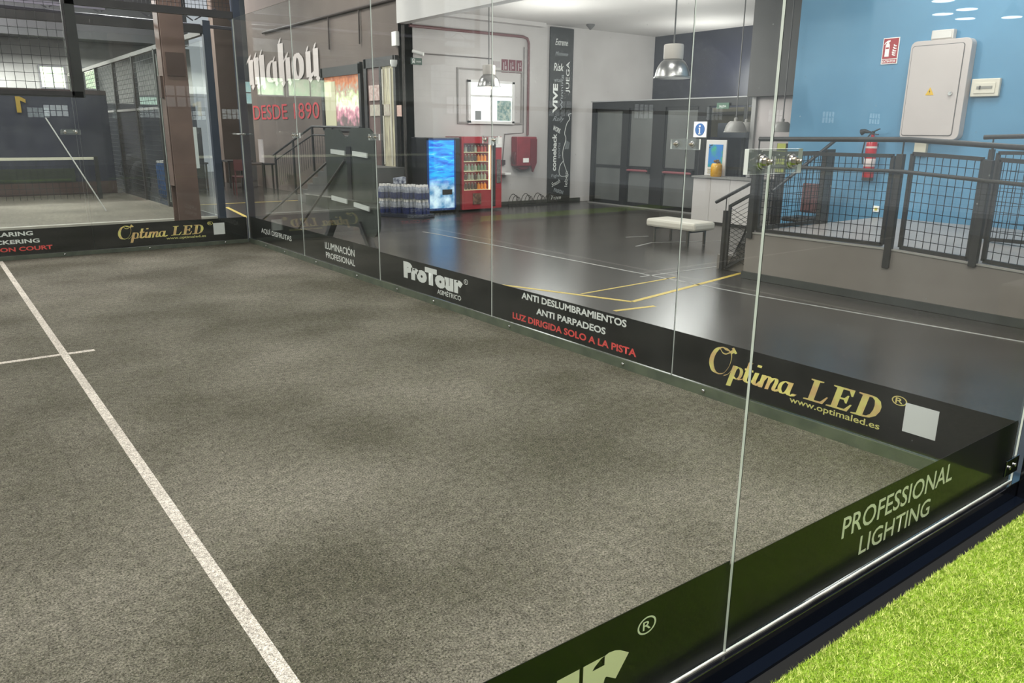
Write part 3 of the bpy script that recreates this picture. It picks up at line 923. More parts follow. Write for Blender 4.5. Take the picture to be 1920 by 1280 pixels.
# ------------------------------------------------------------------ dark folded table just outside the back glass
M_tbl = mat('table_top_dark', '2b302b', 0.5, col2='323732', scale=3)
M_frame = mat('black_tube', '1c1a20', 0.35)
M_silver = mat('silver_fitting', 'e4e6e2', 0.4, 0.2)
t = T('folded_sports_table', 'dark folded sports table with four silver fittings behind the back glass', 'folded table', (1.0, 8.7, 0))
def arc(cx, cz, r, a0, a1, n=6):
    return [(cx + r * math.cos(math.radians(a0 + (a1 - a0) * i / n)), cz + r * math.sin(math.radians(a0 + (a1 - a0) * i / n))) for i in range(n + 1)]
# outline in (y, z)
notch = [(8.98, 1.58), (8.90, 1.53), (8.80, 1.48), (8.74, 1.465), (8.66, 1.50), (8.60, 1.57), (8.58, 1.60)]
poly = [(9.42, 0.66), (9.42, 1.58)] + notch + arc(8.13, 1.40, 0.20, 90, 180) + [(7.93, 0.66)]
mb = MB().prism(poly, (0.98, 0, 0), Y, Z, (0.03, 0, 0))
ob('upper_panel', mb, M_tbl, t)
poly = [(9.46, 0.63), (7.95, 0.66), (7.93, 0.45)] + arc(8.13, 0.40, 0.20, 180, 270) + [(8.45, 0.20), (8.50, 0.30), (9.46, 0.25)]
poly = poly[::-1]
ob('lower_panel', MB().prism(poly, (1.0, 0, 0), Y, Z, (0.04, 0, 0)), M_tbl, t)
ob('side_flap', MB().prism([(10.26, 0.46), (10.25, 0.62), (9.46, 0.63), (9.46, 0.46)], (0.99, 0, 0), Y, Z, (0.04, 0, 0)), M_tbl, t)
ob('edge_line', MB().bar((0.975, 10.25, 0.63), (0.975, 9.0, 0.655), 0.012), M_wht, t)
ob('centre_seam', MB().box(0.965, 0.98, 8.60, 8.72, 0.66, 1.36), M_frame, t)
for y0, y1, z0, z1, dz in ((9.20, 8.76, 1.26, 1.31, -0.015), (8.52, 8.10, 1.25, 1.30, -0.02), (9.25, 8.76, 0.62, 0.67, -0.02), (8.54, 8.10, 0.58, 0.63, -0.03)):
    ob('silver_fitting', MB().bar((0.965, y0, (z0 + z1) / 2), (0.965, y1, (z0 + z1) / 2 + dz), 0.02, 0.06), M_silver, t, label='silver fitting')
for a, b in (((1.02, 9.35, 0.30), (1.02, 9.62, 0.0)), ((1.02, 8.45, 0.36), (1.02, 8.14, 0.0))):
    ob('leg', MB().bar(a, b, 0.10, 0.07), M_frame, t)
ob('crossbar', MB().tube([(1.05, 9.5, 0.30), (1.05, 8.3, 0.33)], 0.02, 10), M_frame, t)
for a, b in (((0.9, 12.2, 0.0), (1.0, 9.42, 1.13)), ((0.9, 10.55, 0.0), (0.97, 8.78, 1.18))):
    ob('stay_rod', MB().tube([a, b], 0.017, 10), mat('grey_rod', '5d5856', 0.3, 0.5), t)

# ------------------------------------------------------------------ brown bar wall: sign, window, door, stairs
s = T('wall_sign', 'big white script sign over red lettering on the brown wall', 'sign', (4.09, 19, 1.8))
# white blackletter-like word drawn in a box 10 wide and 3 tall; right is -y
Sg = []
W = 0.50
def stem(x, y0, y1, wd=0.62):
    Sg.append(([(x, y0), (x + 0.02, y1)], 0, wd, False))
    Sg.append(([(x - 0.12, y1), (x, y1 + 0.28)], 35, wd * .55, False))
    Sg.append(([(x + .05, y0), (x + .3, y0 - 0.25)], 40, wd * .6, False))
stem(0.55, 0.1, 1.9); stem(1.45, 0.1, 2.0); stem(2.35, 0.0, 2.1)
Sg.append(([(0.0, 1.75), (0.5, 2.15)], 45, 0.5, False))
Sg.append(([(0.7, 1.5), (1.2, 2.0)], 60, 0.3, False)); Sg.append(([(1.6, 1.5), (2.1, 2.05)], 60, 0.3, False))
Sg.append(([(4.1, 1.55), (3.55, 1.45), (3.25, 0.9), (3.35, 0.3), (3.9, 0.15)], 10, 0.5))
stem(4.25, 0.15, 1.5, 0.5)
stem(5.2, 0.1, 2.6); stem(6.1, 0.1, 1.6, 0.5)
Sg.append(([(5.4, 1.2), (5.9, 1.7)], 60, 0.3, False))
Sg.append(([(7.35, 1.75), (6.95, 1.3), (6.95, 0.5), (7.35, 0.1), (7.85, 0.5), (7.85, 1.3), (7.35, 1.75)], 5, 0.5))
stem(8.75, 0.15, 1.75, 0.5); stem(9.65, 0.15, 1.85, 0.5)
Sg.append(([(8.8, 0.1), (9.4, 0.4)], 60, 0.35, False))
Sg = [(q[0], q[1], q[2] * 1.18) + tuple(q[3:]) for q in Sg]
pen(Sg, (4.085, 21.4, 2.72), NY, Z, 0.485, 0.36, mat('sign_white', 'd6cbc6', 0.5), s, 'script_lettering', 6e-5)
text('DESDE 1890', (4.085, 21.2, 1.83), NY, Z, 4.5, 0.38, mat('sign_red', 'c8444a', 0.5), s, 'capital_lettering', bold=0.0)

# lit bar window
M_lit = bpy.data.materials.new('lit_bar_interior'); M_lit.use_nodes = True
nt = M_lit.node_tree; N = nt.nodes.new; L = nt.links.new
b = nt.nodes['Principled BSDF']
tc = N('ShaderNodeTexCoord'); sep = N('ShaderNodeSeparateXYZ'); L(tc.outputs['Object'], sep.inputs[0])
ns = N('ShaderNodeTexNoise'); ns.inputs['Scale'].default_value = 7; ns.inputs['Detail'].default_value = 5; L(tc.outputs['Object'], ns.inputs['Vector'])
ad = N('ShaderNodeMath'); ad.operation = 'MULTIPLY_ADD'; ad.inputs[1].default_value = 0.9
L(ns.outputs[0], ad.inputs[0]); L(sep.outputs['Z'], ad.inputs[2])
mr = N('ShaderNodeMapRange'); mr.inputs[1].default_value = 0.25; mr.inputs[2].default_value = 1.9; L(ad.outputs[0], mr.inputs[0])
rp = N('ShaderNodeValToRGB'); L(mr.outputs[0], rp.inputs[0])
els = rp.color_ramp.elements
els[0].position = 0.0; els[0].color = lin('3c4a50'); els[1].position = 1.0; els[1].color = lin('e8b060')
for p, c in ((0.2, '6a5a58'), (0.32, 'c88a98'), (0.42, 'd8dcc8'), (0.52, 'b8c890'), (0.6, '9a8a7a'), (0.7, 'b0683c'), (0.82, '8a4a30'), (0.92, 'd88a4a')):
    e = els.new(p); e.color = lin(c)
L(rp.outputs[0], b.inputs['Base Color']); L(rp.outputs[0], b.inputs['Emission Color']); b.inputs['Emission Strength'].default_value = 0.75
wn = T('bar_window', 'lit bar window with orange and pink interior in the brown wall', 'window', (4.05, 15.3, 1.62))
f = MB()
f.box(4.03, 4.10, 14.40, 14.50, 1.58, 2.95); f.box(4.03, 4.10, 16.30, 16.42, 1.58, 2.92)
f.box(4.03, 4.10, 14.4, 16.4, 1.55, 1.64); f.box(4.03, 4.10, 14.4, 16.4, 2.72, 2.92)
ob('window_frame', f, M_dark, wn)
ob('pane', B(4.07, 4.095, 14.5, 16.3, 1.64, 2.72), M_lit, wn)
ob('curtain', MB().box(4.055, 4.07, 15.72, 16.28, 1.64, 2.62), mat('cream_curtain', 'c4c0a0', 0.8, emit=0.25), wn, label='cream curtain')
dr = T('door_1', '', '', (4.05, 13.5, 0.86)); del dr['label']; del dr['category']; dr['kind'] = 'structure'
f = MB()
f.box(4.02, 4.10, 14.10, 14.22, 0.86, 2.98); f.box(4.02, 4.10, 12.86, 12.95, 0.86, 2.98); f.box(4.02, 4.10, 12.9, 14.2, 2.80, 2.98)
f.box(4.02, 4.10, 13.46, 13.54, 0.86, 2.8)
ob('door_frame', f, M_dark, dr)
ob('door_leaf', B(4.05, 4.09, 13.54, 14.10, 0.86, 2.8), mat('maroon_leaf', '6b5450', 0.5), dr)
ob('door_leaf', B(4.05, 4.09, 12.95, 13.46, 0.86, 2.8), mat('bright_door_glass', '8a8074', 0.3, col2='cfc8a8', scale=5, emit=0.25, stretch=(1, 6, 0.5)), dr, label='bright glazed door leaf')
for y in (13.40, 13.08):
    ob('door_rail', B(4.03, 4.05, y, y + .05, 0.9, 2.75), mat('pale_door_bar', 'cfcabc', 0.4), dr)
tag(ob('paper_poster', B(4.03, 4.045, 13.15, 14.0, 1.86, 2.08), mat('pale_poster', 'c8c2b0', 0.7, col2='b8aaa0', scale=20)), 'pale landscape poster taped across the bar door', 'poster')
tag(ob('paper_poster', B(4.03, 4.045, 12.36 + .32, 12.88, 1.84, 2.05), mat('pink_poster', 'd8b0a4', 0.7, col2='e0c4b8', scale=25)), 'pink notice on the brown wall beside the bar door', 'poster')
tag(ob('paper_poster', B(4.02, 4.04, 13.5, 14.0, 2.16, 2.46), mat('pink_grid_poster', 'b89890', 0.7, col2='d8c4bc', scale=18)), 'pinkish grid poster above the pale one on the bar door', 'poster')
tag(ob('wall_box', B(4.0, 4.08, 12.76, 12.94, 3.14, 3.40), M_white, bevel=0.01), 'small white box high on the brown wall', 'wall box')
t = T('security_camera', 'small white dome camera above the bar door', 'camera', (4.0, 12.78, 2.82))
ob('arm', MB().tube([(4.1, 12.8, 2.90), (3.98, 12.8, 2.88)], 0.015, 8), M_dark, t)
ob('dome', MB().lathe([(0.07, 2.88), (0.07, 2.82), (0.05, 2.76), (0.01, 2.74)], (3.96, 12.8, 0), 16), M_white, t, smooth=True)
tag(ob('drain_pipe', MB().tube([(4.04, 12.60, 6.9), (4.04, 12.58, 3.52)], 0.055, 12), mat('red_pipe', '8a4a40', 0.4)), 'red brown upright pipe at the corner of the brown wall', 'pipe')
tag(ob('drain_pipe', MB().tube([(4.06, 12.58, 3.5), (4.06, 12.60, 2.9), (4.06, 12.6, 0.1)], 0.03, 10), mat('black_pipe', '3a3430', 0.5)), 'thin dark pipe down the corner of the brown wall', 'pipe')
mb = MB().tube([(4.06, 19.98, 4.0), (4.06, 12.7, 3.99)], 0.03, 8)
for y in (15.9, 14.4): mb.tube([(4.06, y, 4.0), (4.06, y + 0.02, 3.3)], 0.018, 6)
tag(ob('cable_run', mb, mat('dark_cable', '3c302c', 0.6)), 'dark cable run along the top of the brown wall', 'cable')

# platform and stairs to the bar door
st = T('bar_stairs', 'dark grey stair and landing to the bar door', 'stairs', (3.7, 14.0, 0))
ob('landing', B(3.15, 4.095, 12.66, 14.5, 0, 0.87), M_grey, st)
for k in range(5):
    ob('step', B(3.15, 4.095, 14.5 + .3 * k, 14.8 + .3 * k, 0, 0.87 - .145 * (k + 1)), M_grey, st)
    ob('nosing', B(3.145, 4.095, 14.78 + .3 * k, 14.80 + .3 * k, 0.87 - .145 * (k + 1), 0.885 - .145 * (k + 1)), mat('worn_nosing', '9a9490', 0.6), st)
rl = T('stair_railing', 'dark mesh railing along the landing and down the bar stair', 'railing', (3.12, 14, 0))
mb = MB().tube([(3.12, 12.66, 1.62), (3.12, 14.9, 1.64), (3.12, 17.3, 0.98)], 0.024, 10)
ob('handrail', mb, M_dark, rl)
ob('lower_rail', MB().tube([(3.12, 12.66, 1.45), (3.12, 14.9, 1.47), (3.12, 17.2, 0.86)], 0.017, 8), M_dark, rl)
for y, z0, z1 in ((12.7, 0.87, 1.62), (13.9, 0.87, 1.63), (14.9, 0.72, 1.63), (16.0, 0.15, 1.34), (17.15, 0, 1.02)):
    ob('post', MB().box(3.10, 3.14, y - .02, y + .02, z0, z1), M_dark, rl)
ob('wire_mesh', MB().grid((3.12, 12.7, 0.9), Y, Z, 2.2, 0.55, 0.12, 0.005), M_mesh, rl)
mb = MB()
for k in range(18):
    y = 14.95 + k * .125; zt = 1.47 - (y - 14.9) * .265; zb = max(0.05, zt - 0.62)
    mb.bar((3.12, y, zb), (3.12, y, zt), 0.006)
ob('wire_mesh', mb, M_mesh, rl)
ob('end_rod', MB().tube([(3.12, 12.66, 1.6), (3.12, 12.3, 0.95)], 0.014, 8), M_dark, rl)

# tables and chairs far away by the brown wall
M_ch = mat('dark_red_chair', '5c3636', 0.5)
M_tb = mat('dark_table', '33302f', 0.5)


def far_table(x, y, label):
    t = T('bar_table', label, 'table', (x, y, 0))
    ob('tabletop', B(x - .35, x + .35, y - .35, y + .35, 0.70, 0.74), M_tb, t)
    for i in (-.3, .3):
        for j in (-.3, .3):
            ob('leg', B(x + i - .02, x + i + .02, y + j - .02, y + j + .02, 0, 0.70), M_tb, t)


def far_chair(x, y, rz, label):
    t = T('bar_chair', label, 'chair', (x, y, 0), 'chairs by the brown wall')
    c, s_ = math.cos(rz), math.sin(rz)
    def bxr(name, a0, a1, b0, b1, z0, z1):
        mb = MB().box(a0, a1, b0, b1, z0, z1)
        mb.v = [(x + c * v[0] - s_ * v[1], y + s_ * v[0] + c * v[1], v[2]) for v in mb.v]
        ob(name, mb, M_ch, t)
    bxr('seat', -.2, .2, -.2, .2, 0.43, 0.46)
    bxr('backrest', -.2, .2, .18, .21, 0.60, 0.86)
    for i in (-.19, .16):
        bxr('leg', i, i + .03, -.2, -.17, 0, 0.43)
        bxr('leg', i, i + .03, .17, .2, 0, 0.86)


far_table(2.0, 20.2, 'dark table nearest the far glass corner post')
far_table(3.3, 19.0, 'dark table by the stair foot')
far_table(3.5, 21.2, 'dark table furthest back against the brown wall')
far_chair(1.75, 21.6, -1.57, 'dark red chair left of the far glass corner post')
far_chair(2.2, 21.1, 0.1, 'dark red chair behind the nearer dark table')
far_chair(2.7, 18.4, 3.0, 'dark red chair in front of the table by the stair foot')
tag(ob('notice_board', MB().box(3.05, 3.07, 17.75, 18.05, 0.80, 1.34), mat('white_board', 'dcd2d0', 0.5)), 'white upright notice at the foot of the bar stair', 'notice')
tag(ob('notice_stand', MB().bar((3.06, 17.9, 0), (3.06, 17.9, 0.80), 0.03), M_dark), 'thin stand under the white upright notice', 'stand')

# ------------------------------------------------------------------ lobby: vending machines, water, cabinets
M_vblack = mat('vending_black', '1d1e22', 0.3, col2='24262b', scale=3, coat=0.3)
t = T('vending_machine', 'black vending machine with a bright blue picture panel', 'vending machine', (4.6, 12.3, 0))
ob('cabinet', B(4.18, 4.95, 12.02, 12.60, 0.04, 1.45), M_vblack, t, bevel=0.01)
M_scr = bpy.data.materials.new('blue_panel_picture'); M_scr.use_nodes = True
nt = M_scr.node_tree; N = nt.nodes.new; L = nt.links.new
b = nt.nodes['Principled BSDF']; b.inputs['Roughness'].default_value = 0.3
tc = N('ShaderNodeTexCoord'); mp = N('ShaderNodeMapping'); mp.inputs['Rotation'].default_value = (0, 0.75, 0); mp.inputs['Scale'].default_value = (1.2, 1, 5)
L(tc.outputs['Object'], mp.inputs[0])
ns = N('ShaderNodeTexNoise'); ns.inputs['Scale'].default_value = 3.2; ns.inputs['Detail'].default_value = 5; ns.inputs['Distortion'].default_value = 0.6
L(mp.outputs[0], ns.inputs['Vector'])
rp = N('ShaderNodeValToRGB'); els = rp.color_ramp.elements
els[0].position = 0.32; els[0].color = lin('1c58c8'); els[1].position = 0.82; els[1].color = lin('a8e4fa')
e = els.new(0.47); e.color = lin('2a86e4'); e = els.new(0.62); e.color = lin('24b4ea')
L(ns.outputs[0], rp.inputs[0])
# water surface brighter near the bottom
n2 = N('ShaderNodeTexNoise'); n2.inputs['Scale'].default_value = 6; n2.inputs['Detail'].default_value = 4; L(tc.outputs['Object'], n2.inputs['Vector'])
r2 = N('ShaderNodeValToRGB'); e2 = r2.color_ramp.elements; e2[0].position = 0.35; e2[0].color = lin('3f7fae'); e2[1].position = 0.7; e2[1].color = lin('d0e8f4')
L(n2.outputs[0], r2.inputs[0])
sep = N('ShaderNodeSeparateXYZ'); L(tc.outputs['Object'], sep.inputs[0])
mr = N('ShaderNodeMapRange'); mr.inputs[1].default_value = 0.50; mr.inputs[2].default_value = 0.70; L(sep.outputs['Z'], mr.inputs[0])
mx = N('ShaderNodeMix'); mx.data_type = 'RGBA'; L(mr.outputs[0], mx.inputs[0]); L(r2.outputs[0], mx.inputs[6]); L(rp.outputs[0], mx.inputs[7])
L(mx.outputs[2], b.inputs['Base Color']); L(mx.outputs[2], b.inputs['Emission Color']); b.inputs['Emission Strength'].default_value = 0.72
ob('lit_panel', B(4.22, 4.80, 12.0, 12.02, 0.10, 1.40), M_scr, t)
ob('panel_rim', MB().box(4.19, 4.22, 11.99, 12.02, 0.06, 1.43).box(4.80, 4.83, 11.99, 12.02, 0.06, 1.43).box(4.19, 4.83, 11.99, 12.02, 1.40, 1.43).box(4.19, 4.83, 11.99, 12.02, 0.06, 0.10), mat('blue_rim', '1e4a90', 0.4), t)
ob('delivery_slot', B(4.52, 4.74, 11.985, 12.0, 0.36, 0.46), mat('black_plastic', '15161a', 0.4), t)
for x in (4.26, 4.86):
    ob('foot', B(x, x + .06, 12.05, 12.1, 0, 0.04), M_dark, t); ob('foot', B(x, x + .06, 12.5, 12.55, 0, 0.04), M_dark, t)

M_vred = mat('vending_red', '9c2b36', 0.35, col2='a8323c', scale=4, coat=0.3)
t = T('vending_machine', 'red drinks vending machine with lit shelves of bottles', 'vending machine', (5.5, 12.3, 0))
mb = MB().box(4.98, 5.03, 12.0, 12.6, 0.04, 1.47).box(5.70, 5.96, 12.0, 12.6, 0.04, 1.47).box(5.03, 5.70, 12.0, 12.6, 0.04, 0.42).box(5.03, 5.70, 12.0, 12.6, 1.34, 1.47).box(5.03, 5.70, 12.45, 12.6, 0.42, 1.34)
ob('cabinet', mb, M_vred, t, bevel=0.004)
ob('light_strip', B(5.665, 5.695, 12.03, 12.05, 0.42, 1.34), mat('warm_tube', 'ffe9a8', 0.4, emit=2.2), t)
ob('dark_band', B(5.72, 5.80, 11.99, 12.0, 0.08, 1.44), M_vblack, t)
ob('control_panel', B(5.83, 5.93, 11.985, 12.0, 0.55, 1.02), mat('grey_controls', '77716c', 0.4, col2='4a4644', scale=40), t)
ob('delivery_hatch', B(5.24, 5.44, 11.985, 12.0, 0.14, 0.36), mat('hatch_glass', '4a3c38', 0.3, col2='8a6a58', scale=20), t)
ob('white_label', B(5.80, 5.95, 11.98, 12.0, 1.26, 1.46), mat('paper_white', 'dcd8d6', 0.6), t)
ob('white_label', B(5.62, 5.75, 11.98, 12.0, 1.30, 1.46), mat('paper_white', 'dcd8d6'), t)
shelf_z = [0.43, 0.62, 0.80, 0.99, 1.17]
for z in shelf_z:
    ob('shelf', B(5.03, 5.66, 12.04, 12.44, z - .012, z), mat('cream_shelf', 'e8e0b4', 0.4, emit=0.25), t)
ob('front_glass', B(5.03, 5.70, 12.005, 12.012, 0.42, 1.34), M_glass_far, t)
# bottles: prototypes per colour
def bottle(name, label, r, h, body_m, cap_m, liquid=None):
    b_ = ob(name, MB().lathe([(r * .9, 0), (r, h * .04), (r, h * .62), (r * .85, h * .72), (r * .4, h * .84), (r * .36, h * .90)], (0, 0, 0), 12), body_m, None, smooth=True)
    ob('cap', MB().lathe([(r * .42, h * .90), (r * .42, h), (r * .3, h)], (0, 0, 0), 10), cap_m, b_)
    b_['label'] = label; b_['category'] = 'bottle'; b_['group'] = 'bottles in the red drinks machine'
    return b_


cols = [('clear_drink', 'a8aa9c', 'e8e8e0'), ('dark_drink', '55443c', 'e0dcd4'), ('orange_drink', 'e89030', 'e8c8a0'), ('green_drink', '6a8468', 'e0e0dc'), ('red_drink', 'b84a44', 'e8d0c8')]
ROW = ['top', 'second', 'middle', 'fourth', 'bottom']
WORDS = ['first', 'second', 'third', 'fourth', 'fifth', 'sixth', 'seventh', 'eighth']
pats = {4: [0, 0, 1, 1, 0, 4, 4, 4], 3: [1, 1, 1, 1, 1, 2, 2, 2], 2: [3, 3, 0, 3, 0, 3, 3, 3], 1: [0, 1, 0, 0, 1, 0, 0, 0], 0: [0, 1, 1, 1, 1, 2, 2, 2]}
protos = {}
for ri, z in enumerate(shelf_z):
    for k in range(8):
        ci = pats[ri][k]
        h = 0.135
        lab = '%s bottle, %s from the left on the %s shelf of the red machine' % (cols[ci][0].split('_')[0], WORDS[k], ROW[4 - ri])
        pos = (5.075 + k * .078, 12.12, z)
        if ci not in protos:
            o = bottle('drink_bottle', lab, 0.030, h, mat(cols[ci][0], cols[ci][1], 0.25, emit=0.12), mat(cols[ci][0] + '_cap', cols[ci][2], 0.4))
            o.location = pos; protos[ci] = o
        else:
            copy_tree(protos[ci], pos, lab)

# shrink packs of water
M_wbot = mat('water_plastic', '8a8f9c', 0.2, col2='b4b8c2', scale=20)
M_wcap = mat('white_cap', 'f6f2ee', 0.4)
M_wlab = mat('blue_label', '1e2a5c', 0.4, col2='2c3a74', scale=25)


def water_pack(x, y, z, label):
    t = T('water_pack', label, 'water bottle pack', (x, y, z), 'shrink wrapped packs of water bottles')
    for i in range(3):
        for j in range(2):
            bx_, by_ = x + (i - 1) * .082, y + (j - .5) * .082
            o = ob('bottle', MB().lathe([(0.036, 0), (0.040, 0.01), (0.040, 0.17), (0.034, 0.20), (0.016, 0.235), (0.014, 0.245)], (bx_, by_, z), 10), M_wbot, t, smooth=True)
            ob('label_band', MB().lathe([(0.0405, 0.006), (0.0412, 0.01), (0.0412, 0.115), (0.0405, 0.12)], (bx_, by_, z), 10), M_wlab, o)
            ob('cap', MB().lathe([(0.022, 0.225), (0.022, 0.268), (0.016, 0.27)], (bx_, by_, z), 8), M_wcap, o)
    return t


PL = ['left', 'second from the left', 'third from the left', 'rightmost']
wp = None
for tier, z in enumerate((0.056, 0.332)):
    for r in range(4):
        x = 3.38 + r * .14; y = 12.22 - 0.22 * r
        lab = 'water bottle pack, %s in the %s tier of the stack' % (PL[r], 'upper' if tier else 'lower')
        if wp is None: wp = water_pack(x, y, z, lab)
        else: copy_tree(wp, (x, y, z), lab)
tag(ob('pallet_board', MB().bar((3.33, 12.36, 0.0275), (3.86, 11.42, 0.0275), 0.42, 0.054), mat('dark_blue_board', '22283c', 0.6)), 'dark low pallet under the water bottle packs', 'pallet')
tag(ob('carton', MB().prism([(0, 0), (0.20, 0), (0.20, 0.12), (0, 0.10)], (3.50, 11.98, 0.606), X, Z, (0, 0.14, 0)), mat('white_blue_carton', 'c8ccd6', 0.5, col2='3c4460', scale=14)), 'crumpled white and blue pack on top of the water bottles', 'pack')
tag(ob('folded_card', MB().prism([(0, 0), (0.42, 0), (0.0, 0.16)], (2.62, 12.1, 0.0), X, Z, (0, -0.3, 0)), mat('tan_card', 'b0906c', 0.7)), 'tan wedge of folded card on the floor by the water', 'card')

# hose cabinet on the white wall
t = T('hose_cabinet', 'dark red wall mounted fire hose cabinet', 'hose cabinet', (6.95, 12.5, 0.8))
ob('cabinet', B(6.68, 7.22, 12.42, 12.64, 0.85, 1.47), mat('hose_red', '7c2430', 0.4, col2='8c2a36', scale=5), t, bevel=0.02)
ob('hose_drum', MB().lathe([(0.24, 12.46), (0.26, 12.48), (0.26, 12.58), (0.24, 12.60)], (6.9, 0, 1.02), 28, 'y'), mat('hose_drum', '5c2028', 0.5), t)
ob('side_cover', MB().prism([(0, 0.2), (0.07, 0), (0.17, 0.2), (0.17, 0.7), (0, 0.7)], (7.04, 12.40, 0.72), X, Z, (0, 0.05, 0)), mat('hose_red_dark', '6a1c28', 0.4), t)
ob('white_label', B(6.84, 6.99, 12.405, 12.42, 0.93, 1.02), M_white, t)
# pipes
mb = MB().tube([(4.2, 12.60, 3.50), (5.6, 12.60, 3.50), (6.95, 12.60, 3.50), (7.06, 12.60, 3.47), (7.10, 12.60, 3.38), (7.10, 12.60, 1.5)], 0.028, 10)
tag(ob('red_water_pipe', mb, mat('dull_red_pipe', '6f4a4c', 0.5)), 'dull red pipe across the white wall and down to the hose cabinet', 'pipe')
tag(ob('thin_conduit', MB().tube([(4.4, 12.63, 3.02), (6.15, 12.63, 3.02)], 0.012, 8), mat('grey_conduit', '6d6866', 0.5)), 'thin grey conduit at sign height on the white wall', 'conduit')
mb = MB().tube([(7.0, 12.63, 3.3), (7.0, 12.63, 1.55), (6.50, 12.63, 1.52), (6.45, 12.63, 0.97)], 0.010, 8)
tag(ob('thin_conduit', mb, mat('grey_conduit', '6d6866')), 'thin grey conduit beside the red pipe down to a small box', 'conduit')
tag(ob('socket_box', B(6.40, 6.50, 12.60, 12.65, 0.88, 0.98), mat('dark_socket', '3c2e30', 0.5)), 'small dark socket box right of the red machine', 'socket')
tag(ob('wall_bracket', B(6.38, 6.54, 12.45, 12.65, 0.68, 0.72), M_white), 'small white shelf bracket under the dark socket box', 'bracket')
# signs on the white wall
t = T('exit_sign', 'small dark green exit sign high on the white wall', 'sign', (4.36, 12.6, 2.8))
ob('plate', B(4.24, 4.49, 12.63, 12.65, 2.81, 2.93), mat('exit_green', '2c4a3c', 0.5), t)
ob('pictogram', MB().box(4.275, 4.285, 12.626, 12.63, 2.83, 2.91).box(4.275, 4.33, 12.626, 12.63, 2.905, 2.915).box(4.32, 4.33, 12.626, 12.63, 2.83, 2.91).box(4.295, 4.31, 12.626, 12.63, 2.84, 2.88), M_white, t)
text('SALIDA', (4.36, 12.625, 2.852), X, Z, 0.11, 0.03, M_white, t)
t = T('security_camera', 'small white bullet camera above the green exit sign', 'camera', (4.34, 12.6, 3.0))
ob('housing', MB().tube([(4.28, 12.62, 3.05), (4.42, 12.45, 2.99)], 0.035, 12), M_white, t)
ob('mount', MB().tube([(4.30, 12.65, 3.04), (4.33, 12.56, 3.03)], 0.018, 8), M_white, t)
for k, (x0, x1) in enumerate(((6.42, 6.58), (6.61, 6.78), (6.81, 6.95))):
    t = T('fire_sign', '%s of the three small dark red fire signs on the white wall' % ['leftmost', 'middle', 'rightmost'][k], 'sign', (x0, 12.6, 2.77))
    ob('plate', B(x0, x1, 12.635, 12.65, 2.77, 3.03), mat('dim_red_plate', '6e3440', 0.5), t)
    ob('pictogram', MB().box(x0 + .03, x0 + .055, 12.63, 12.635, 2.82, 2.97).box(x0 + .075, x0 + .12, 12.63, 12.635, 2.83 + .02 * k, 2.90).box(x0 + .08, x0 + .10, 12.63, 12.635, 2.92, 2.99), mat('dim_white', 'a89a9c', 0.5), t)
tag(ob('plain_sign', B(6.20, 6.38, 12.635, 12.65, 2.86, 2.98), mat('grey_plate', 'a8a0a0', 0.5)), 'small grey plate left of the three red fire signs', 'sign')
# lobby window in the white wall
mb = MB().box(5.30, 6.96, 12.62, 12.65, 1.72, 1.76).box(5.30, 6.96, 12.62, 12.65, 2.78, 2.81).box(5.30, 5.33, 12.62, 12.65, 1.76, 2.78).box(6.93, 6.96, 12.62, 12.65, 1.76, 2.78)
struct('trim_22', mb, mat('grey_recess', '8c8784', 0.7))
fo = struct('window_%d' % nwin, MB().box(5.54, 5.60, 12.58, 12.64, 1.74, 2.58).box(6.66, 6.72, 12.58, 12.64, 1.74, 2.58).box(5.54, 6.72, 12.58, 12.64, 1.72, 1.78).box(5.54, 6.72, 12.58, 12.64, 2.54, 2.59).box(5.60, 6.66, 12.60, 12.63, 2.26, 2.30).box(6.10, 6.14, 12.60, 12.63, 1.78, 2.54), mat('white_frame', 'd8d6d4', 0.5))
ob('pane', B(5.60, 6.66, 12.61, 12.62, 1.78, 2.54), mat('glaring_daylight', 'f6f9fa', 0.4, emit=1.15), fo)
ob('grey_pane_box', B(5.70, 5.85, 12.57, 12.58, 1.80, 1.98), mat('grey_outdoor_box', '8f9496', 0.5), fo)  # flat grey box over the pane
ob('foliage_view', B(6.28, 6.64, 12.60, 12.609, 1.79, 2.20), mat('outdoor_foliage', 'a8b0a4', 0.5, col2='5c7c7c', scale=16, emit=0.35), fo)

# poster banner
t = T('word_banner', 'tall narrow black banner with chalk style sport words', 'banner', (8.0, 12.6, 0))
ob('panel', B(7.70, 8.36, 12.60, 12.64, 0.02, 3.76), mat('banner_black', '171918', 0.6, col2='1f2120', scale=2), t)
M_chalk = mat('chalk_white', 'eef0ec', 0.6)
M_chalk2 = mat('chalk_grey', 'a2a8aa', 0.6)
yb2 = 12.596
def bw(body, x, z, wdt, h, m=M_chalk, **k): text(body, (x, yb2, z), X, Z, wdt, h, m, t, **k)
def bv(body, x, z, ln_, h, m=M_chalk, **k): text(body, (x, yb2, z), Z, (-1, 0, 0), ln_, h, m, t, **k)
bw('Extreme', 7.83, 3.40, 0.36, 0.13, shear=0.4); bw('Motivate', 7.84, 3.19, 0.36, 0.08, M_chalk2, shear=0.3)
bw('Risk', 7.80, 2.87, 0.28, 0.16, shear=0.2, bold=0.01)
bv('JUEGA', 8.29, 2.42, 0.66, 0.13); bv('VIVE', 7.93, 1.98, 0.62, 0.14, bold=0.04)
bv('Winning', 8.10, 2.05, 0.75, 0.09, M_chalk2); bw('vital', 7.82, 2.64, 0.2, 0.08, M_chalk2)
bw('Rally', 7.80, 1.78, 0.34, 0.13, M_chalk2, shear=0.5)
text('WORK', (7.80, yb2, 1.62), (0.9, 0, -0.35), (0.35, 0, 0.9), 0.24, 0.11, M_chalk, t, bold=0.03)
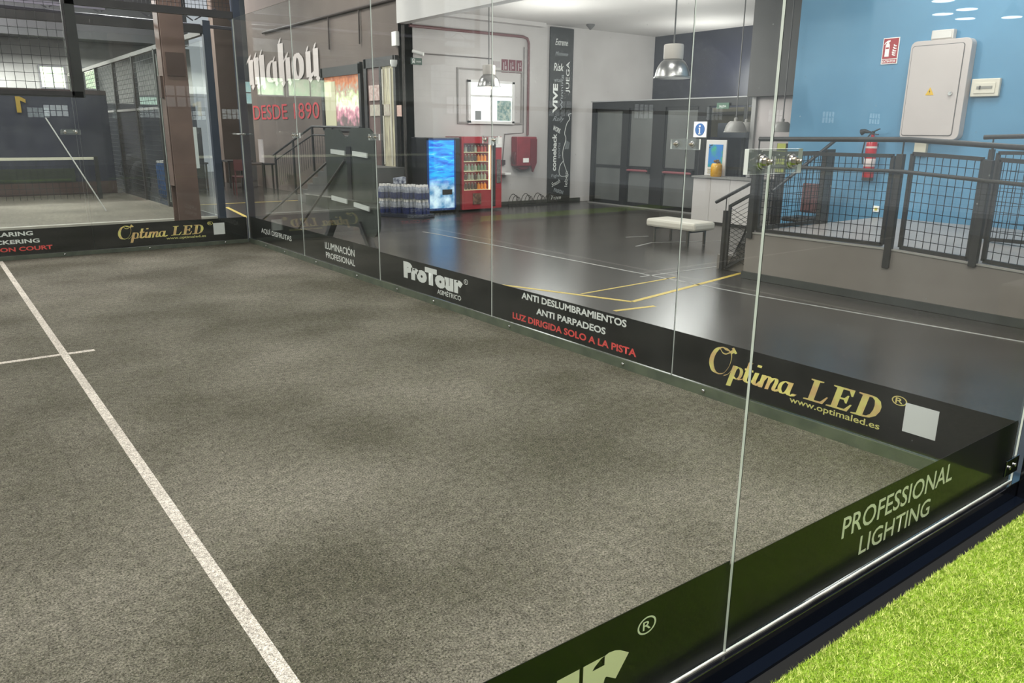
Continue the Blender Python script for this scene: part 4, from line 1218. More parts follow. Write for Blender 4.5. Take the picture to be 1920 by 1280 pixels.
bv('comeback', 7.93, 0.72, 0.82, 0.13, bold=0.03); bv('sports', 8.06, 1.0, 0.34, 0.08, M_chalk2)
bw('Fight', 7.80, 0.56, 0.24, 0.09, M_chalk2); bv('leben', 8.28, 0.36, 0.34, 0.09)
text('Smash', (7.82, yb2, 0.36), (0.9, 0, 0.35), (-0.35, 0, 0.9), 0.28, 0.1, M_chalk, t, shear=0.4)
text('PASION', (7.87, yb2, 0.26), (0.93, 0, -0.25), (0.25, 0, 0.93), 0.30, 0.09, M_chalk2, t, bold=0.03)
bw('Team', 7.80, 0.08, 0.30, 0.09, M_chalk, shear=0.4)
mb = MB()
pth = smooth_path([(8.34, 1.98), (8.26, 1.95), (8.30, 1.86), (8.22, 1.76), (8.16, 1.55), (8.20, 1.42), (8.12, 1.15), (8.14, 0.95), (8.24, 0.72), (8.30, 0.62)], 6)
pth2 = smooth_path([(8.30, 0.60), (8.08, 0.60), (8.02, 0.70), (8.05, 0.84), (8.13, 0.93)], 6)
for pp in (pth, pth2):
    mb.tube([(p.x, yb2, p.y) for p in pp], 0.007, 6)
ob('chalk_figure', mb, M_chalk, t)
mb = MB()
for k in range(6): mb.tube([(8.20 + k * .022, yb2, 1.40 - k * .01), (8.18 + k * .022, yb2, 1.2)], 0.004, 5)
ob('chalk_hatching', mb, M_chalk2, t)

# bike rack
t = T('bike_rack', 'low black looped bicycle rack against the white wall', 'bike rack', (7.1, 12.1, 0))
ob('base_bar', MB().box(6.42, 7.72, 12.36, 12.39, 0, 0.03), M_dark, t)
for k in range(4):
    x = 6.55 + k * .34
    mb = MB()
    for dx, rr in ((0, 0.13), (0.04, 0.10), (0.08, 0.07)):
        mb.tube([(x + dx + rr * math.cos(a) * 1.0, 12.375 - 0.05 * dx * 20, 0.02 + (0.12 + rr) * math.sin(a)) for a in [math.pi * i / 10 for i in range(11)]], 0.008, 6)
    ob('loop', mb, M_dark, t)

# ------------------------------------------------------------------ vestibule with glass doors
M_dpane = mat('frosted_dark_glass', '5e605e', 0.25, col2='686a68', scale=1.5, spec=0.7)
M_alu = mat('dark_aluminium', '141516', 0.4)
XD = 8.7
ve = MB()
ve.box(XD - .03, XD + .05, 12.02, 12.60, 0, 2.17) if False else None
mb = MB().box(XD - .04, XD + .06, 7.42, 12.25, 2.08, 2.22).box(XD - .04, XD + .06, 12.14, 12.25, 0, 2.08).box(XD - .04, XD + .06, 8.95, 9.2, 0, 2.08)
mb.box(XD - .04, XD + .06, 11.09, 11.27, 0, 2.08).box(XD - .04, XD + .06, 10.06, 10.38, 0, 2.08)
struct('trim_23', mb, M_alu)
struct('trim_24', B(XD - .06, XD + .08, 7.4, 12.27, 2.22, 2.24), mat('pale_cap', 'a8a8a8', 0.4))
struct('trim_25', B(XD - .05, XD + .0, 8.95, 12.3, 0, 0.03), mat('steel_threshold', 'b4b2ae', 0.3, 0.5))
M_pbar = mat('panic_red', '8c4a50', 0.4)
for n, (y0, y1, bar_) in enumerate(((11.27, 12.14, 0), (10.38, 11.09, 1), (9.2, 10.06, 1))):
    d = struct('door_%d' % (n + 2), MB().box(XD - .02, XD + .03, y0, y0 + .035, 0.03, 2.08).box(XD - .02, XD + .03, y1 - .035, y1, 0.03, 2.08).box(XD - .02, XD + .03, y0, y1, 0.03, 0.11).box(XD - .02, XD + .03, y0, y1, 2.02, 2.08).box(XD - .02, XD + .03, y0, y1, 0.82, 0.88), M_alu)
    ob('door_glass', B(XD, XD + .012, y0 + .03, y1 - .03, 0.1, 2.03), M_dpane, d)
    if bar_:
        ob('panic_bar', MB().tube([(XD - .07, y0 + .05, 0.79), (XD - .07, y1 - .05, 0.79)], 0.026, 10), M_pbar, d, label='red panic bar')
        ob('bar_mount', MB().box(XD - .09, XD - .02, y1 - .08, y1 - .03, 0.74, 0.85).box(XD - .09, XD - .02, y0 + .03, y0 + .08, 0.74, 0.85), M_alu, d)
# reception glazing beyond the doors
struct('window_%d' % (nwin + 1), MB().box(XD - .02, XD + .03, 7.42, 7.50, 0, 2.08).box(XD - .02, XD + .03, 8.1, 8.15, 0, 2.08), M_alu)
t = T('reception_backdrop', 'dark cupboard wall behind the reception desk', 'cupboard', (9.6, 8, 0))
ob('cupboard_front', B(9.6, 9.7, 6.6, 9.4, 0, 1.50), M_navy, t)
ob('upper_panel', B(9.65, 9.7, 7.3, 9.9, 1.50, 2.08), mat('beige_upper', '817d6e', 0.6, col2='8d8978', scale=2), t)
ob('beam', B(9.60, 9.65, 7.3, 9.9, 1.94, 2.0), M_grey, t)
tag(ob('bright_pane', B(9.57, 9.595, 7.5, 7.75, 1.7, 2.0), mat('cool_daylight', 'c8e0e0', 0.4, emit=0.8)), 'small bright pane above the reception, right side', 'window pane')
# info sign
t = T('info_sign', 'white square sign with a blue circle and white letter i', 'sign', (8.05, 8.6, 1.5))
ob('plate', B(8.03, 8.05, 8.46, 8.76, 1.50, 1.78), M_white, t)
ob('disc', MB().lathe([(0.11, 8.022), (0.11, 8.03)], (0, 8.61, 1.64), 28, 'x'), mat('sign_blue', '2f66a8', 0.4), t)
ob('letter', MB().box(8.016, 8.022, 8.598, 8.622, 1.56, 1.66).lathe([(0.018, 8.016), (0.018, 8.022)], (0, 8.61, 1.70), 12, 'x').box(8.016, 8.022, 8.585, 8.635, 1.555, 1.57).box(8.016, 8.022, 8.605, 8.635, 1.655, 1.668), M_white, t)
ob('rod', MB().tube([(8.06, 8.61, 0.0), (8.06, 8.61, 1.5)], 0.012, 8), M_dark, t)
t = T('slate_board', 'dark board with small white lettering beside the blue info sign', 'board', (8.4, 8, 1.5))
ob('panel', B(8.40, 8.42, 7.55, 8.50, 1.50, 1.76), mat('dark_slate', '262c36', 0.5), t)
text('THE PLAYGROUND', (8.395, 8.18, 1.62), NY, Z, 0.55, 0.035, M_chalk, t)
# small exit sign on the vestibule
t = T('exit_sign', 'small green running man exit sign over the glass doors', 'sign', (8.6, 8.6, 2.05))
ob('plate', B(8.62, 8.64, 8.46, 8.74, 2.02, 2.13), mat('exit_green_lit', '4c6a58', 0.5, emit=0.2), t)
text('SALIDA', (8.615, 8.68, 2.045), NY, Z, 0.16, 0.04, M_white, t)

# reception desk
t = T('reception_desk', 'white panelled reception desk with a grey top', 'desk', (7.9, 7.6, 0))
M_desk = mat('white_laminate', 'cfc8c4', 0.45, col2='d6d0cc', scale=1.5)
ob('front_panel', MB().box(7.6, 7.63, 7.93, 8.32, 0.04, 0.80).box(7.6, 7.63, 7.505, 7.925, 0.04, 0.80).box(7.6, 7.63, 6.9, 7.50, 0.04, 0.80), M_desk, t, bevel=0.002)
ob('side_panel', B(7.63, 7.98, 8.29, 8.32, 0.04, 0.80), M_desk, t)
ob('side_panel', B(7.63, 7.96, 6.9, 6.93, 0.04, 0.80), M_desk, t)
ob('desk_top', B(7.56, 7.99, 6.88, 8.34, 0.80, 0.83), mat('grey_top', '8e8c88', 0.3), t)
ob('plinth', B(7.64, 7.95, 6.95, 8.28, 0, 0.04), M_dark, t)
t = T('poster_stand', 'white framed poster in blue and green on the reception desk', 'poster', (7.75, 8.1, 0.83))
ob('stand_frame', B(7.79, 7.82, 7.79, 8.24, 0.835, 1.46), mat('poster_white', 'dad6d2', 0.5), t, bevel=0.004)
ob('print', B(7.784, 7.79, 7.86, 8.17, 0.99, 1.38), mat('blue_green_print', '2f7fc8', 0.5, col2='3cae78', scale=5, lo=0.45, hi=0.6), t)
ob('dark_marks', MB().lathe([(0.012, 7.780), (0.012, 7.784)], (0, 8.13, 1.36), 10, 'x').lathe([(0.012, 7.780), (0.012, 7.784)], (0, 8.10, 1.37), 10, 'x').lathe([(0.012, 7.780), (0.012, 7.784)], (0, 8.15, 1.33), 10, 'x'), mat('print_dark', '1c2c28', 0.5), t)
ob('caption_lines', MB().box(7.782, 7.79, 8.0, 8.17, 0.94, 0.955).box(7.782, 7.79, 7.95, 8.17, 0.91, 0.92).box(7.782, 7.79, 8.0, 8.17, 0.88, 0.89), mat('caption_tan', 'b8b090', 0.6), t)
t = T('ball_jar', 'amber glass jar of sweets on the reception desk', 'jar', (7.64, 7.86, 0.832))
ob('jar_body', MB().lathe([(0.085, 0.83), (0.098, 0.85), (0.10, 0.95), (0.098, 1.02), (0.085, 1.05), (0.075, 1.06)], (7.66, 7.87, 0), 22), mat('amber_glass', 'd89a20', 0.2, col2='e8b440', scale=20), t, smooth=True)
mb = MB()
for i in range(14):
    a = i * 2.4; rr = 0.06 * math.sqrt((i + .5) / 14); c = (7.66 + rr * math.cos(a), 7.87 + rr * math.sin(a), 1.07 + 0.05 * ((i * 7) % 5) / 5)
    mb.lathe([(0.004, -0.018), (0.016, -0.008), (0.018, 0.004), (0.010, 0.016), (0.002, 0.019)], c, 8)
ob('sweets', mb, mat('brown_sweets', '9a7c48', 0.4, col2='5a4428', scale=40), t, smooth=True)

# pendant lamps
def pendant(x, y, z, r, ceil, label, white=False, scale=1.0):
    t = T('pendant_lamp', label, 'pendant lamp', (x, y, z))
    m = mat('grey_enamel', '8f8c88', 0.4, 0.0) if white else mat('spun_aluminium', 'a8a6a4', 0.28, 0.85)
    ob('shade', MB().lathe([(r * 1.04, z), (r * 1.04, z + r * .06), (r * .98, z + r * .09), (r * .95, z + r * .28), (r * .85, z + r * .60), (r * .68, z + r * .85), (r * .52, z + r * .98), (r * .5, z + r * .99)], (x, y, 0), 32), m, t, smooth=True)
    if white:
        ob('neck', MB().lathe([(r * .18, z + r * .98), (r * .18, z + r * 1.25), (r * .08, z + r * 1.32)], (x, y, 0), 16), m, t, smooth=True)
        top = z + r * 1.3
    else:
        ob('housing', MB().lathe([(r * .52, z + r * 1.0), (r * .55, z + r * 1.04), (r * .55, z + r * 1.75), (r * .50, z + r * 1.80), (r * .1, z + r * 1.84)], (x, y, 0), 28), mat('cream_housing', 'cfc6be', 0.5), t, smooth=True)
        top = z + r * 1.8
    ob('cord', MB().tube([(x, y, top), (x, y, ceil)], 0.010, 8), M_grey, t)
    return t


pendant(4.5, 6.19, 2.27, 0.235, 3.8, 'large aluminium pendant lamp hanging in front of the navy panel')
p2 = pendant(4.93, 11.0, 2.36, 0.21, 3.8, 'aluminium pendant lamp in front of the bright lobby window')
ob('bulb', MB().lathe([(0.02, 2.30), (0.07, 2.34), (0.085, 2.40), (0.05, 2.48)], (4.93, 11.0, 0), 16), mat('glowing_bulb', 'ffe8cc', 0.4, emit=2.5), p2, smooth=True)
pendant(7.8, 7.64, 1.59, 0.19, 3.8, 'grey dome pendant lamp nearest the info sign', True)
pendant(8.2, 7.72, 1.60, 0.17, 3.8, 'grey dome pendant lamp partly behind its neighbour over the desk', True)
pendant(7.5, 6.50, 1.60, 0.16, 3.8, 'grey dome pendant lamp beside the blue wall', True)
t = T('monitor', 'dark monitor on the reception desk', 'monitor', (7.9, 7.3, 0.83))
ob('screen', B(7.90, 7.93, 7.05, 7.50, 0.95, 1.26), mat('monitor_dark', '1e2024', 0.3), t, bevel=0.004)
ob('stand', MB().box(7.93, 7.95, 7.24, 7.30, 0.835, 1.1).box(7.87, 7.99, 7.18, 7.36, 0.83, 0.84), M_dark, t)
t = T('leaflet_rack', 'small yellow green leaflet rack between the near glass seam and the blue wall', 'rack', (7.9, 6.9, 0))
ob('rack_panel', B(7.93, 7.96, 6.66, 6.86, 0.0, 1.42), M_dark, t)
for z in (0.95, 1.08, 1.21, 1.33):
    ob('leaflet', B(7.91, 7.93, 6.68, 6.84, z, z + .09), mat('leaflet_yellow', 'b8bc50', 0.5), t)
t = T('smoke_detector', 'small grey detector on the lobby ceiling', 'smoke detector', (8.2, 11.5, 3.75))
ob('body', MB().lathe([(0.09, 3.80), (0.09, 3.77), (0.03, 3.71), (0.02, 3.69)], (8.3, 12.0, 0), 16), M_grey, t)
tag(ob('lamp_track', MB().bar((7.0, 6.2, 3.78), (8.3, 6.4, 3.78), 0.03), M_dark), 'thin dark track on the ceiling above the reception', 'lamp track')

# bench
t = T('lobby_bench', 'white padded bench on two steel frames', 'bench', (5.15, 6.5, 0))
mb = MB()
# cushion running along y with rounded edge, x depth .45
x0, x1, y0, y1 = 4.95, 5.42, 6.02, 6.95
mb.box(x0, x1, y0, y1, 0.22, 0.34)
ob('cushion', mb, mat('white_leather', 'dad3c6', 0.5, col2='cfc7ba', scale=3, bump=0.1, bscale=12), t, bevel=0.035)
for y in (6.16, 6.80):
    mb = MB().box(4.98, 5.01, y - .015, y + .015, 0, 0.20).box(5.34, 5.37, y - .015, y + .015, 0, 0.20).box(4.98, 5.37, y - .02, y + .02, 0.19, 0.22)
    ob('leg_frame', mb, mat('brushed_steel', '77726c', 0.3, 0.8), t)

# ------------------------------------------------------------------ ramp, railings
rm = MB()
# platform level part and the part that falls gently toward the viewer
for (ya, za), (yb_, zb) in (((4.15, 0.515), (2.5, 0.52)), ((2.5, 0.52), (-1.5, 0.34))):
    rm.add([(3.6, ya, 0), (6.4, ya, 0), (6.4, yb_, 0), (3.6, yb_, 0), (3.6, ya, za), (6.4, ya, za), (6.4, yb_, zb), (3.6, yb_, zb)],
           [(0, 1, 2, 3), (4, 7, 6, 5), (0, 4, 5, 1), (1, 5, 6, 2), (2, 6, 7, 3), (3, 7, 4, 0)])
struct('floor_ramp', rm, M_concrete)
rt = MB()
for (ya, za), (yb_, zb) in (((4.14, 0.515), (2.5, 0.52)), ((2.5, 0.52), (-1.5, 0.34))):
    rt.add([(3.62, ya, za + .001), (6.4, ya, za + .001), (6.4, yb_, zb + .001), (3.62, yb_, zb + .001), (3.62, ya, za + .006), (6.4, ya, za + .006), (6.4, yb_, zb + .006), (3.62, yb_, zb + .006)],
           [(0, 1, 2, 3), (4, 7, 6, 5), (0, 4, 5, 1), (1, 5, 6, 2), (2, 6, 7, 3), (3, 7, 4, 0)])
struct('floor_ramp_top', rt, M_tile)
mb = MB().bar((3.6, 4.15, 0.512), (3.6, 2.5, 0.517), 0.02, 0.014).bar((3.6, 2.5, 0.517), (3.6, -1.5, 0.337), 0.02, 0.014)
struct('trim_26', mb, mat('pale_edge_angle', 'a8a49c', 0.35, 0.3))
struct('baseboard_ramp', B(3.575, 3.6, -1.5, 4.16, 0, 0.075), M_darkplinth)
sp = T('side_steps', 'two low grey steps at the left end of the ramp', 'steps', (4.4, 4.5, 0))
ob('step', B(3.85, 4.9, 4.16, 4.45, 0, 0.34), M_concrete, sp)
ob('step', B(3.85, 4.9, 4.45, 4.72, 0, 0.17), M_concrete, sp)


def panel(parent, x, ya, za, yb2_, zb, h, fw=0.035, sp=0.052):
    """framed mesh panel in the plane x, from (ya, za) to (yb, zb), height h; wire mesh as its own part"""
    f = MB()
    f.bar((x, ya, za), (x, yb2_, zb), fw); f.bar((x, ya, za + h), (x, yb2_, zb + h), fw)
    f.bar((x, ya, za), (x, ya, za + h), fw, fw, up=(0, 1, 0)); f.bar((x, yb2_, zb), (x, yb2_, zb + h), fw, fw, up=(0, 1, 0))
    ob('panel_frame', f, M_rail, parent)
    g = MB()
    n = round(abs(yb2_ - ya) / 0.068)
    for i in range(1, n):
        tt = i / n; y = ya + (yb2_ - ya) * tt; z = za + (zb - za) * tt
        g.bar((x, y, z), (x, y, z + h), 0.005, up=(0, 1, 0))
    n = round(h / 0.085)
    for i in range(1, n):
        g.bar((x, ya, za + h * i / n), (x, yb2_, zb + h * i / n), 0.005)
    ob('wire_mesh', g, M_wire2, parent)


M_rail = mat('railing_charcoal', '262423', 0.45, col2='2e2b2a', scale=6)
M_wire2 = mat('railing_wire', '0c0e14', 0.7, spec=0.2)
r1 = T('ramp_railing', 'long charcoal mesh railing along the front edge of the ramp', 'railing', (3.62, 2.5, 0))
mb = MB().tube([(3.62, 4.10, 1.515), (3.62, 2.48, 1.53), (3.62, 1.5, 1.475), (3.62, -1.4, 1.34)], 0.024, 12)
ob('handrail', mb, M_rail, r1, smooth=True)
ob('second_rail', MB().tube([(3.56, 4.10, 1.235), (3.56, 2.48, 1.245), (3.56, 1.5, 1.185), (3.56, -1.4, 1.05)], 0.018, 10), M_rail, r1, smooth=True)
panel(r1, 3.64, 4.05, 0.545, 2.62, 0.55, 0.83)
panel(r1, 3.64, 2.44, 0.545, 1.83, 0.515, 0.86)
panel(r1, 3.64, 1.70, 0.515, 0.9, 0.47, 0.86)
panel(r1, 3.64, 0.78, 0.47, -0.1, 0.43, 0.86)
for y, z1, zb in ((2.53, 1.40, 0.34), (1.765, 1.37, 0.46), (0.84, 1.32, 0.30), (4.10, 1.40, 0.45)):
    ob('post', B(3.572, 3.63, y - .032, y + .032, zb, z1), M_rail, r1, bevel=0.003)
    ob('pin', MB().tube([(3.62, y, z1), (3.62, y, z1 + .12)], 0.008, 8), M_rail, r1)
r2 = T('end_railing', 'charcoal mesh railing across the left end of the ramp', 'railing', (4.3, 4.13, 0.5))
f = MB()
f.box(3.70, 5.05, 4.11, 4.15, 0.53, 0.57).box(3.70, 5.05, 4.11, 4.15, 1.33, 1.38)
f.box(3.70, 3.74, 4.11, 4.15, 0.53, 1.38)
ob('panel_frame', f, M_rail, r2)
ob('wide_post', B(4.95, 5.12, 4.10, 4.16, 0.46, 1.40), mat('brown_black_post', '2e2b28', 0.4), r2)
ob('wire_mesh', MB().grid((3.72, 4.13, 0.55), X, Z, 1.25, 0.8, 0.075, 0.005), M_wire2, r2)
ob('handrail', MB().tube([(3.67, 4.13, 1.515), (5.1, 4.15, 1.52)], 0.024, 10), M_rail, r2)
ob('brace', MB().tube([(3.9, 4.08, 0.95), (5.05, 4.08, 1.50)], 0.02, 10), M_rail, r2)
r3 = T('rear_ramp_railing', 'charcoal mesh railing of the rear ramp lane at the right edge', 'railing', (5.0, 2.0, 0.5))
ob('handrail', MB().tube([(5.0, 2.42, 1.555), (5.0, -1.4, 1.70)], 0.024, 10), M_rail, r3)
panel(r3, 5.0, 2.26, 0.545, 1.3, 0.56, 0.86)
panel(r3, 5.0, 1.1, 0.56, 0.1, 0.58, 0.86)
ob('post', B(4.98, 5.02, 2.30, 2.35, 0.52, 1.44), M_rail, r3)
ob('pin', MB().tube([(5.0, 2.33, 1.44), (5.0, 2.33, 1.56)], 0.008, 8), M_rail, r3)
r4 = T('step_railing', 'short sloping charcoal railing beside the low steps', 'railing', (3.8, 4.4, 0))
ob('handrail', MB().tube([(3.8, 4.76, 0.785), (3.8, 4.20, 1.08), (3.8, 4.175, 1.10)], 0.02, 10), M_rail, r4, smooth=True)
f = MB().bar((3.8, 4.55, 0.03), (3.8, 4.28, 0.20), 0.028).bar((3.8, 4.55, 0.76), (3.8, 4.28, 0.905), 0.028).bar((3.8, 4.55, 0.03), (3.8, 4.55, 0.77), 0.028, up=(0, 1, 0)).bar((3.8, 4.28, 0.2), (3.8, 4.28, 0.91), 0.028, up=(0, 1, 0))
ob('panel_frame', f, M_rail, r4)
g = MB()
for k in range(1, 12):   # lozenge mesh
    a = k / 12
    y = 4.55 - .27 * a; g.bar((3.8, y, 0.03 + .17 * a), (3.8, max(4.28, y - .27), min(0.06 + .17 * a + .5, 0.9)), 0.004)
for k in range(14):
    z = 0.06 + k * .052
    g.bar((3.8, 4.55, z + .0), (3.8, 4.28, z + .15), 0.004)
    if z < 0.62: g.bar((3.8, 4.55, z + .16), (3.8, 4.28, z + .04), 0.004)
ob('wire_mesh', g, M_wire2, r4)
ob('post', B(3.78, 3.82, 4.59, 4.63, 0, 0.70), M_rail, r4)
ob('post', B(3.78, 3.82, 4.22, 4.27, 0.17, 1.12), M_rail, r4)
ob('post', B(3.78, 3.82, 4.15, 4.20, 0.17, 1.14), M_rail, r4)
ob('pin', MB().tube([(3.8, 4.61, 0.70), (3.8, 4.61, 0.85)], 0.006, 6), M_rail, r4)
t = T('office_chair', 'dark swivel chair seen through the end railing', 'chair', (5.9, 4.95, 0))
ob('seat', B(5.7, 6.1, 4.75, 5.15, 0.42, 0.48), M_dark, t, bevel=0.02)
ob('backrest', B(6.08, 6.13, 4.78, 5.12, 0.52, 0.92), M_ch, t, bevel=0.02)
ob('column', MB().tube([(5.9, 4.95, 0.06), (5.9, 4.95, 0.42)], 0.025, 10), M_dark, t)
mb = MB()
for k in range(5):
    a = k * 2 * math.pi / 5; mb.bar((5.9, 4.95, 0.06), (5.9 + .27 * math.cos(a), 4.95 + .27 * math.sin(a), 0.03), 0.035)
ob('foot_star', mb, M_dark, t)

# ------------------------------------------------------------------ blue wall fittings (x = 6.4, right is -y)
XB = 6.4
t = T('extinguisher_sign', 'red and white fire extinguisher sign reading EXTINTOR', 'sign', (6.39, 4.27, 2.45))
ob('plate', B(6.388, 6.396, 4.165, 4.375, 2.44, 2.755), M_white, t)
M_sred = mat('sign_red_plate', 'a8242e', 0.4)
ob('red_field', MB().box(6.385, 6.388, 4.175, 4.365, 2.505, 2.745).box(6.385, 6.388, 4.175, 4.365, 2.45, 2.495), M_sred, t)
text('EXTINTOR', (6.384, 4.358, 2.458), NY, Z, 0.176, 0.028, M_white, t, bold=0.02)
mb = MB()
xs = 6.3835
def sq(poly):  # polygon in (u, z), u to the right of the sign's left edge
    mb.prism([(4.365 - u, z) for u, z in poly], (xs, 0, 0), Y, Z, (0.001, 0, 0))
sq([(0.028, 2.53), (0.083, 2.53), (0.083, 2.66), (0.075, 2.685), (0.062, 2.695), (0.048, 2.695), (0.035, 2.685), (0.028, 2.66)])
sq([(0.045, 2.695), (0.065, 2.695), (0.085, 2.71), (0.085, 2.725), (0.05, 2.722), (0.02, 2.70), (0.008, 2.675), (0.018, 2.675), (0.03, 2.695)])
for k, (u, z, s_) in enumerate(((0.12, 2.535, 1.0), (0.115, 2.560, 1.1), (0.120, 2.585, 1.1), (0.125, 2.615, 1.0), (0.13, 2.645, 0.9))):
    sq([(u, z + .02), (u + .018 * s_, z + .003), (u + .045 * s_, z), (u + .05 * s_, z + .012), (u + .03 * s_, z + .013), (u + .012 * s_, z + .03)])
ob('pictogram', mb, M_white, t)
ob('pictogram_band', MB().box(xs - .001, xs, 4.29, 4.33, 2.622, 2.642), M_sred, t)

t = T('electric_cabinet', 'large pale grey electric cabinet on the blue wall', 'electric cabinet', (6.3, 3.6, 1.5))
M_cab = mat('cabinet_grey', 'c3b9b5', 0.45, col2='c9bfbb', scale=1.5)
def rrect(y0, y1, z0, z1, r, n=5):
    P = []
    for cy, cz, a0 in ((y1 - r, z0 + r, -90), (y1 - r, z1 - r, 0), (y0 + r, z1 - r, 90), (y0 + r, z0 + r, 180)):
        P += arc(cy, cz, r, a0, a0 + 90, n)
    return P
ob('housing', MB().prism(rrect(3.24, 3.95, 1.52, 2.67, 0.07), (6.27, 0, 0), Y, Z, (0.125, 0, 0)), M_cab, t, bevel=0.006)
d = ob('door', MB().prism(rrect(3.32, 3.92, 1.57, 2.61, 0.03), (6.258, 0, 0), Y, Z, (0.012, 0, 0)), M_cab, t, bevel=0.003)
ob('door_gap', MB().prism(rrect(3.312, 3.928, 1.562, 2.618, 0.034), (6.268, 0, 0), Y, Z, (0.0028, 0, 0)), M_grey, d)
ob('handle', MB().box(6.235, 6.258, 3.385, 3.405, 2.03, 2.07).lathe([(0.022, 6.238), (0.022, 6.258)], (0, 3.395, 2.05), 12, 'x'), M_chrome, d)
ob('warning_label', MB().prism([(3.69, 2.04), (3.59, 2.04), (3.64, 2.13)], (6.254, 0, 0), Y, Z, (0.004, 0, 0)), mat('warning_yellow', 'e0b428', 0.4), d, label='yellow triangular warning label')
ob('label_flash', MB().prism([(3.645, 2.105), (3.632, 2.078), (3.641, 2.078), (3.634, 2.052), (3.652, 2.085), (3.643, 2.085)], (6.253, 0, 0), Y, Z, (0.001, 0, 0)), M_black, d)
t = T('emergency_light', 'small white emergency light above the electric cabinet', 'emergency light', (6.33, 3.6, 2.68))
ob('housing', B(6.31, 6.395, 3.485, 3.745, 2.675, 2.785), mat('light_white', 'd0cac4', 0.5), t, bevel=0.012)
ob('diffuser', B(6.303, 6.31, 3.505, 3.725, 2.69, 2.765), mat('diffuser_white', 'd8d3ce', 0.4), t)
t = T('breaker_box', 'cream breaker box right of the electric cabinet', 'breaker box', (6.35, 3.06, 2.0))
ob('housing', B(6.345, 6.395, 2.905, 3.215, 2.01, 2.21), mat('cream_plastic', 'd9d2c2', 0.45), t, bevel=0.01)
ob('cover', B(6.335, 6.345, 2.945, 3.175, 2.045, 2.165), mat('cream_plastic', 'd9d2c2'), t, bevel=0.006)
ob('breaker_row', MB().box(6.330, 6.335, 2.975, 3.145, 2.095, 2.125), mat('grey_window', '8f8c84', 0.4), t)
ob('switch', MB().box(6.324, 6.330, 3.10, 3.115, 2.09, 2.13), M_dark, t)
t = T('cable_duct', 'cream square cable duct below the electric cabinet', 'cable duct', (6.36, 3.7, 0.55))
ob('duct', B(6.34, 6.395, 3.63, 3.775, 1.32, 1.515), mat('cream_duct', 'd2ccb8', 0.5), t)
t = T('wall_socket', 'small white socket with a yellow label low on the blue wall', 'socket', (6.38, 4.18, 0.6))
ob('plate', B(6.375, 6.395, 4.145, 4.225, 0.585, 0.665), M_white, t, bevel=0.004)
ob('yellow_label', B(6.37, 6.375, 4.165, 4.20, 0.605, 0.64), mat('label_yellow', 'd8cc50', 0.5), t)
t = T('fire_extinguisher', 'red fire extinguisher with a white label hung on the blue wall', 'fire extinguisher', (6.25, 4.3, 1.0))
M_er = mat('extinguisher_red', 'b8202c', 0.25, col2='c02834', scale=5, coat=0.4)
cx_, cy_ = 6.28, 4.30
ob('cylinder', MB().lathe([(0.060, 1.02), (0.070, 1.035), (0.070, 1.46), (0.062, 1.50), (0.040, 1.535), (0.022, 1.55), (0.022, 1.57)], (cx_, cy_, 0), 28), M_er, t, smooth=True)
ob('paper_label', MB().lathe([(0.0705, 1.17), (0.0712, 1.171), (0.0712, 1.27), (0.0705, 1.271)], (cx_, cy_, 0), 28), mat('label_paper', 'd8c8c4', 0.6), t, smooth=True)
ob('white_band', MB().lathe([(0.0705, 1.40), (0.0712, 1.401), (0.0712, 1.425), (0.0705, 1.426)], (cx_, cy_, 0), 28), mat('label_paper', 'd8c8c4'), t)
ob('base_ring', MB().lathe([(0.058, 0.985), (0.072, 0.99), (0.072, 1.03), (0.06, 1.035)], (cx_, cy_, 0), 24), M_dark, t)
ob('valve', MB().lathe([(0.02, 1.57), (0.022, 1.61), (0.012, 1.62)], (cx_, cy_, 0), 12).bar((cx_ - .01, cy_ + .01, 1.60), (cx_ - .03, cy_ - .10, 1.645), 0.022, 0.012).bar((cx_ - .01, cy_ + .01, 1.585), (cx_ - .03, cy_ - .09, 1.575), 0.02, 0.01), M_dark, t)
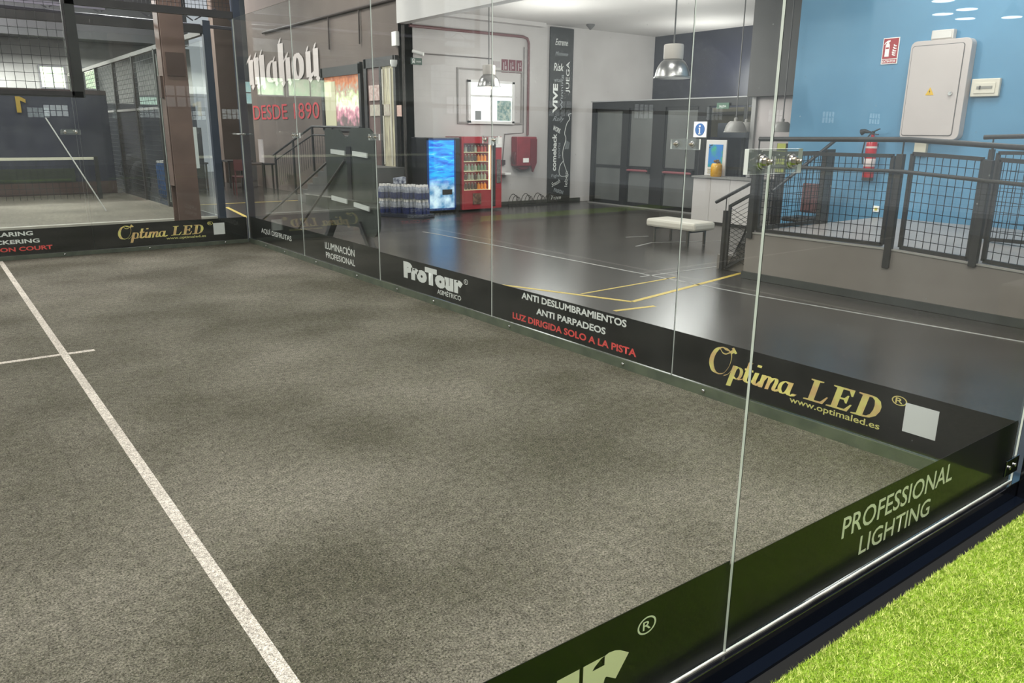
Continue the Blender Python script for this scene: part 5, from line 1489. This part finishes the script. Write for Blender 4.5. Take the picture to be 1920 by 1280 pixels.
ob('horn', MB().tube([(cx_ - .02, cy_ + .02, 1.60), (cx_ - .02, cy_ + .10, 1.615), (cx_ - .02, cy_ + .15, 1.60)], [0.012, 0.028, 0.04], 12), mat('black_horn', '1c1c1e', 0.5), t, smooth=True)
ob('hose', MB().tube([(cx_ - .05, cy_ + .0, 1.59), (cx_ - .085, cy_ + .05, 1.50), (cx_ - .08, cy_ + .07, 1.35), (cx_ - .06, cy_ + .06, 1.2)], 0.009, 8), mat('black_horn', '1c1c1e'), t, smooth=True)
ob('hanger', MB().box(6.33, 6.40, 4.27, 4.33, 1.42, 1.46), M_dark, t)

# ------------------------------------------------------------------ lamps of the hall behind the camera (seen mirrored in the near glass) and luminaires
def high_bay(x, y, z, label, r=0.34):
    t = T('high_bay_lamp', label, 'ceiling lamp', (x, y, z), 'round high bay lamps')
    ob('reflector', MB().lathe([(r, z), (r * .9, z + .15), (r * .4, z + .32), (r * .3, z + .5)], (x, y, 0), 24), M_silver, t, smooth=True)
    ob('lens', MB().lathe([(r * .93, z - .012), (r * .93, z - .002)], (x, y, 0), 24), mat('lamp_lens', 'fbfdff', 0.4, emit=18.0), t)
    ob('rod', MB().tube([(x, y, z + .5), (x, y, 7.0)], 0.012, 6), M_dark, t)
    return t


for k, (x, y) in enumerate(((19.5, -9.8), (22.5, -11.5), (24.8, -11.8), (25.3, -12.8), (27.0, -12.8), (27.8, -11.6))):
    high_bay(x, y, 5.6, 'round lamp %s above the hall behind the camera' % ['nearest', 'further along', 'third in line', 'fourth in line', 'last but one', 'last and furthest'][k])
M_led = mat('led_panel', 'fbfdff', 0.4, emit=5.0)
for k, (fx, fy) in enumerate(FLOODS):
    t = T('court_floodlight', 'LED floodlight bar over the %s' % ['near side by the camera', 'near side towards the net', 'far side by the corner', 'far side towards the net'][k], 'floodlight', (fx, fy, 5.9))
    sg = 1 if fy < 5 else -1
    ob('housing', MB().box(fx - .62, fx + .62, fy - .2, fy + .2, 5.92, 6.0), M_dark, t)
    ob('led_panel', MB().box(fx - .6, fx + .6, fy - .17, fy + .17, 5.905, 5.918), M_led, t)
    ob('bracket', MB().bar((fx, fy, 6.0), (fx, fy, 7.0), 0.04), M_dark, t)
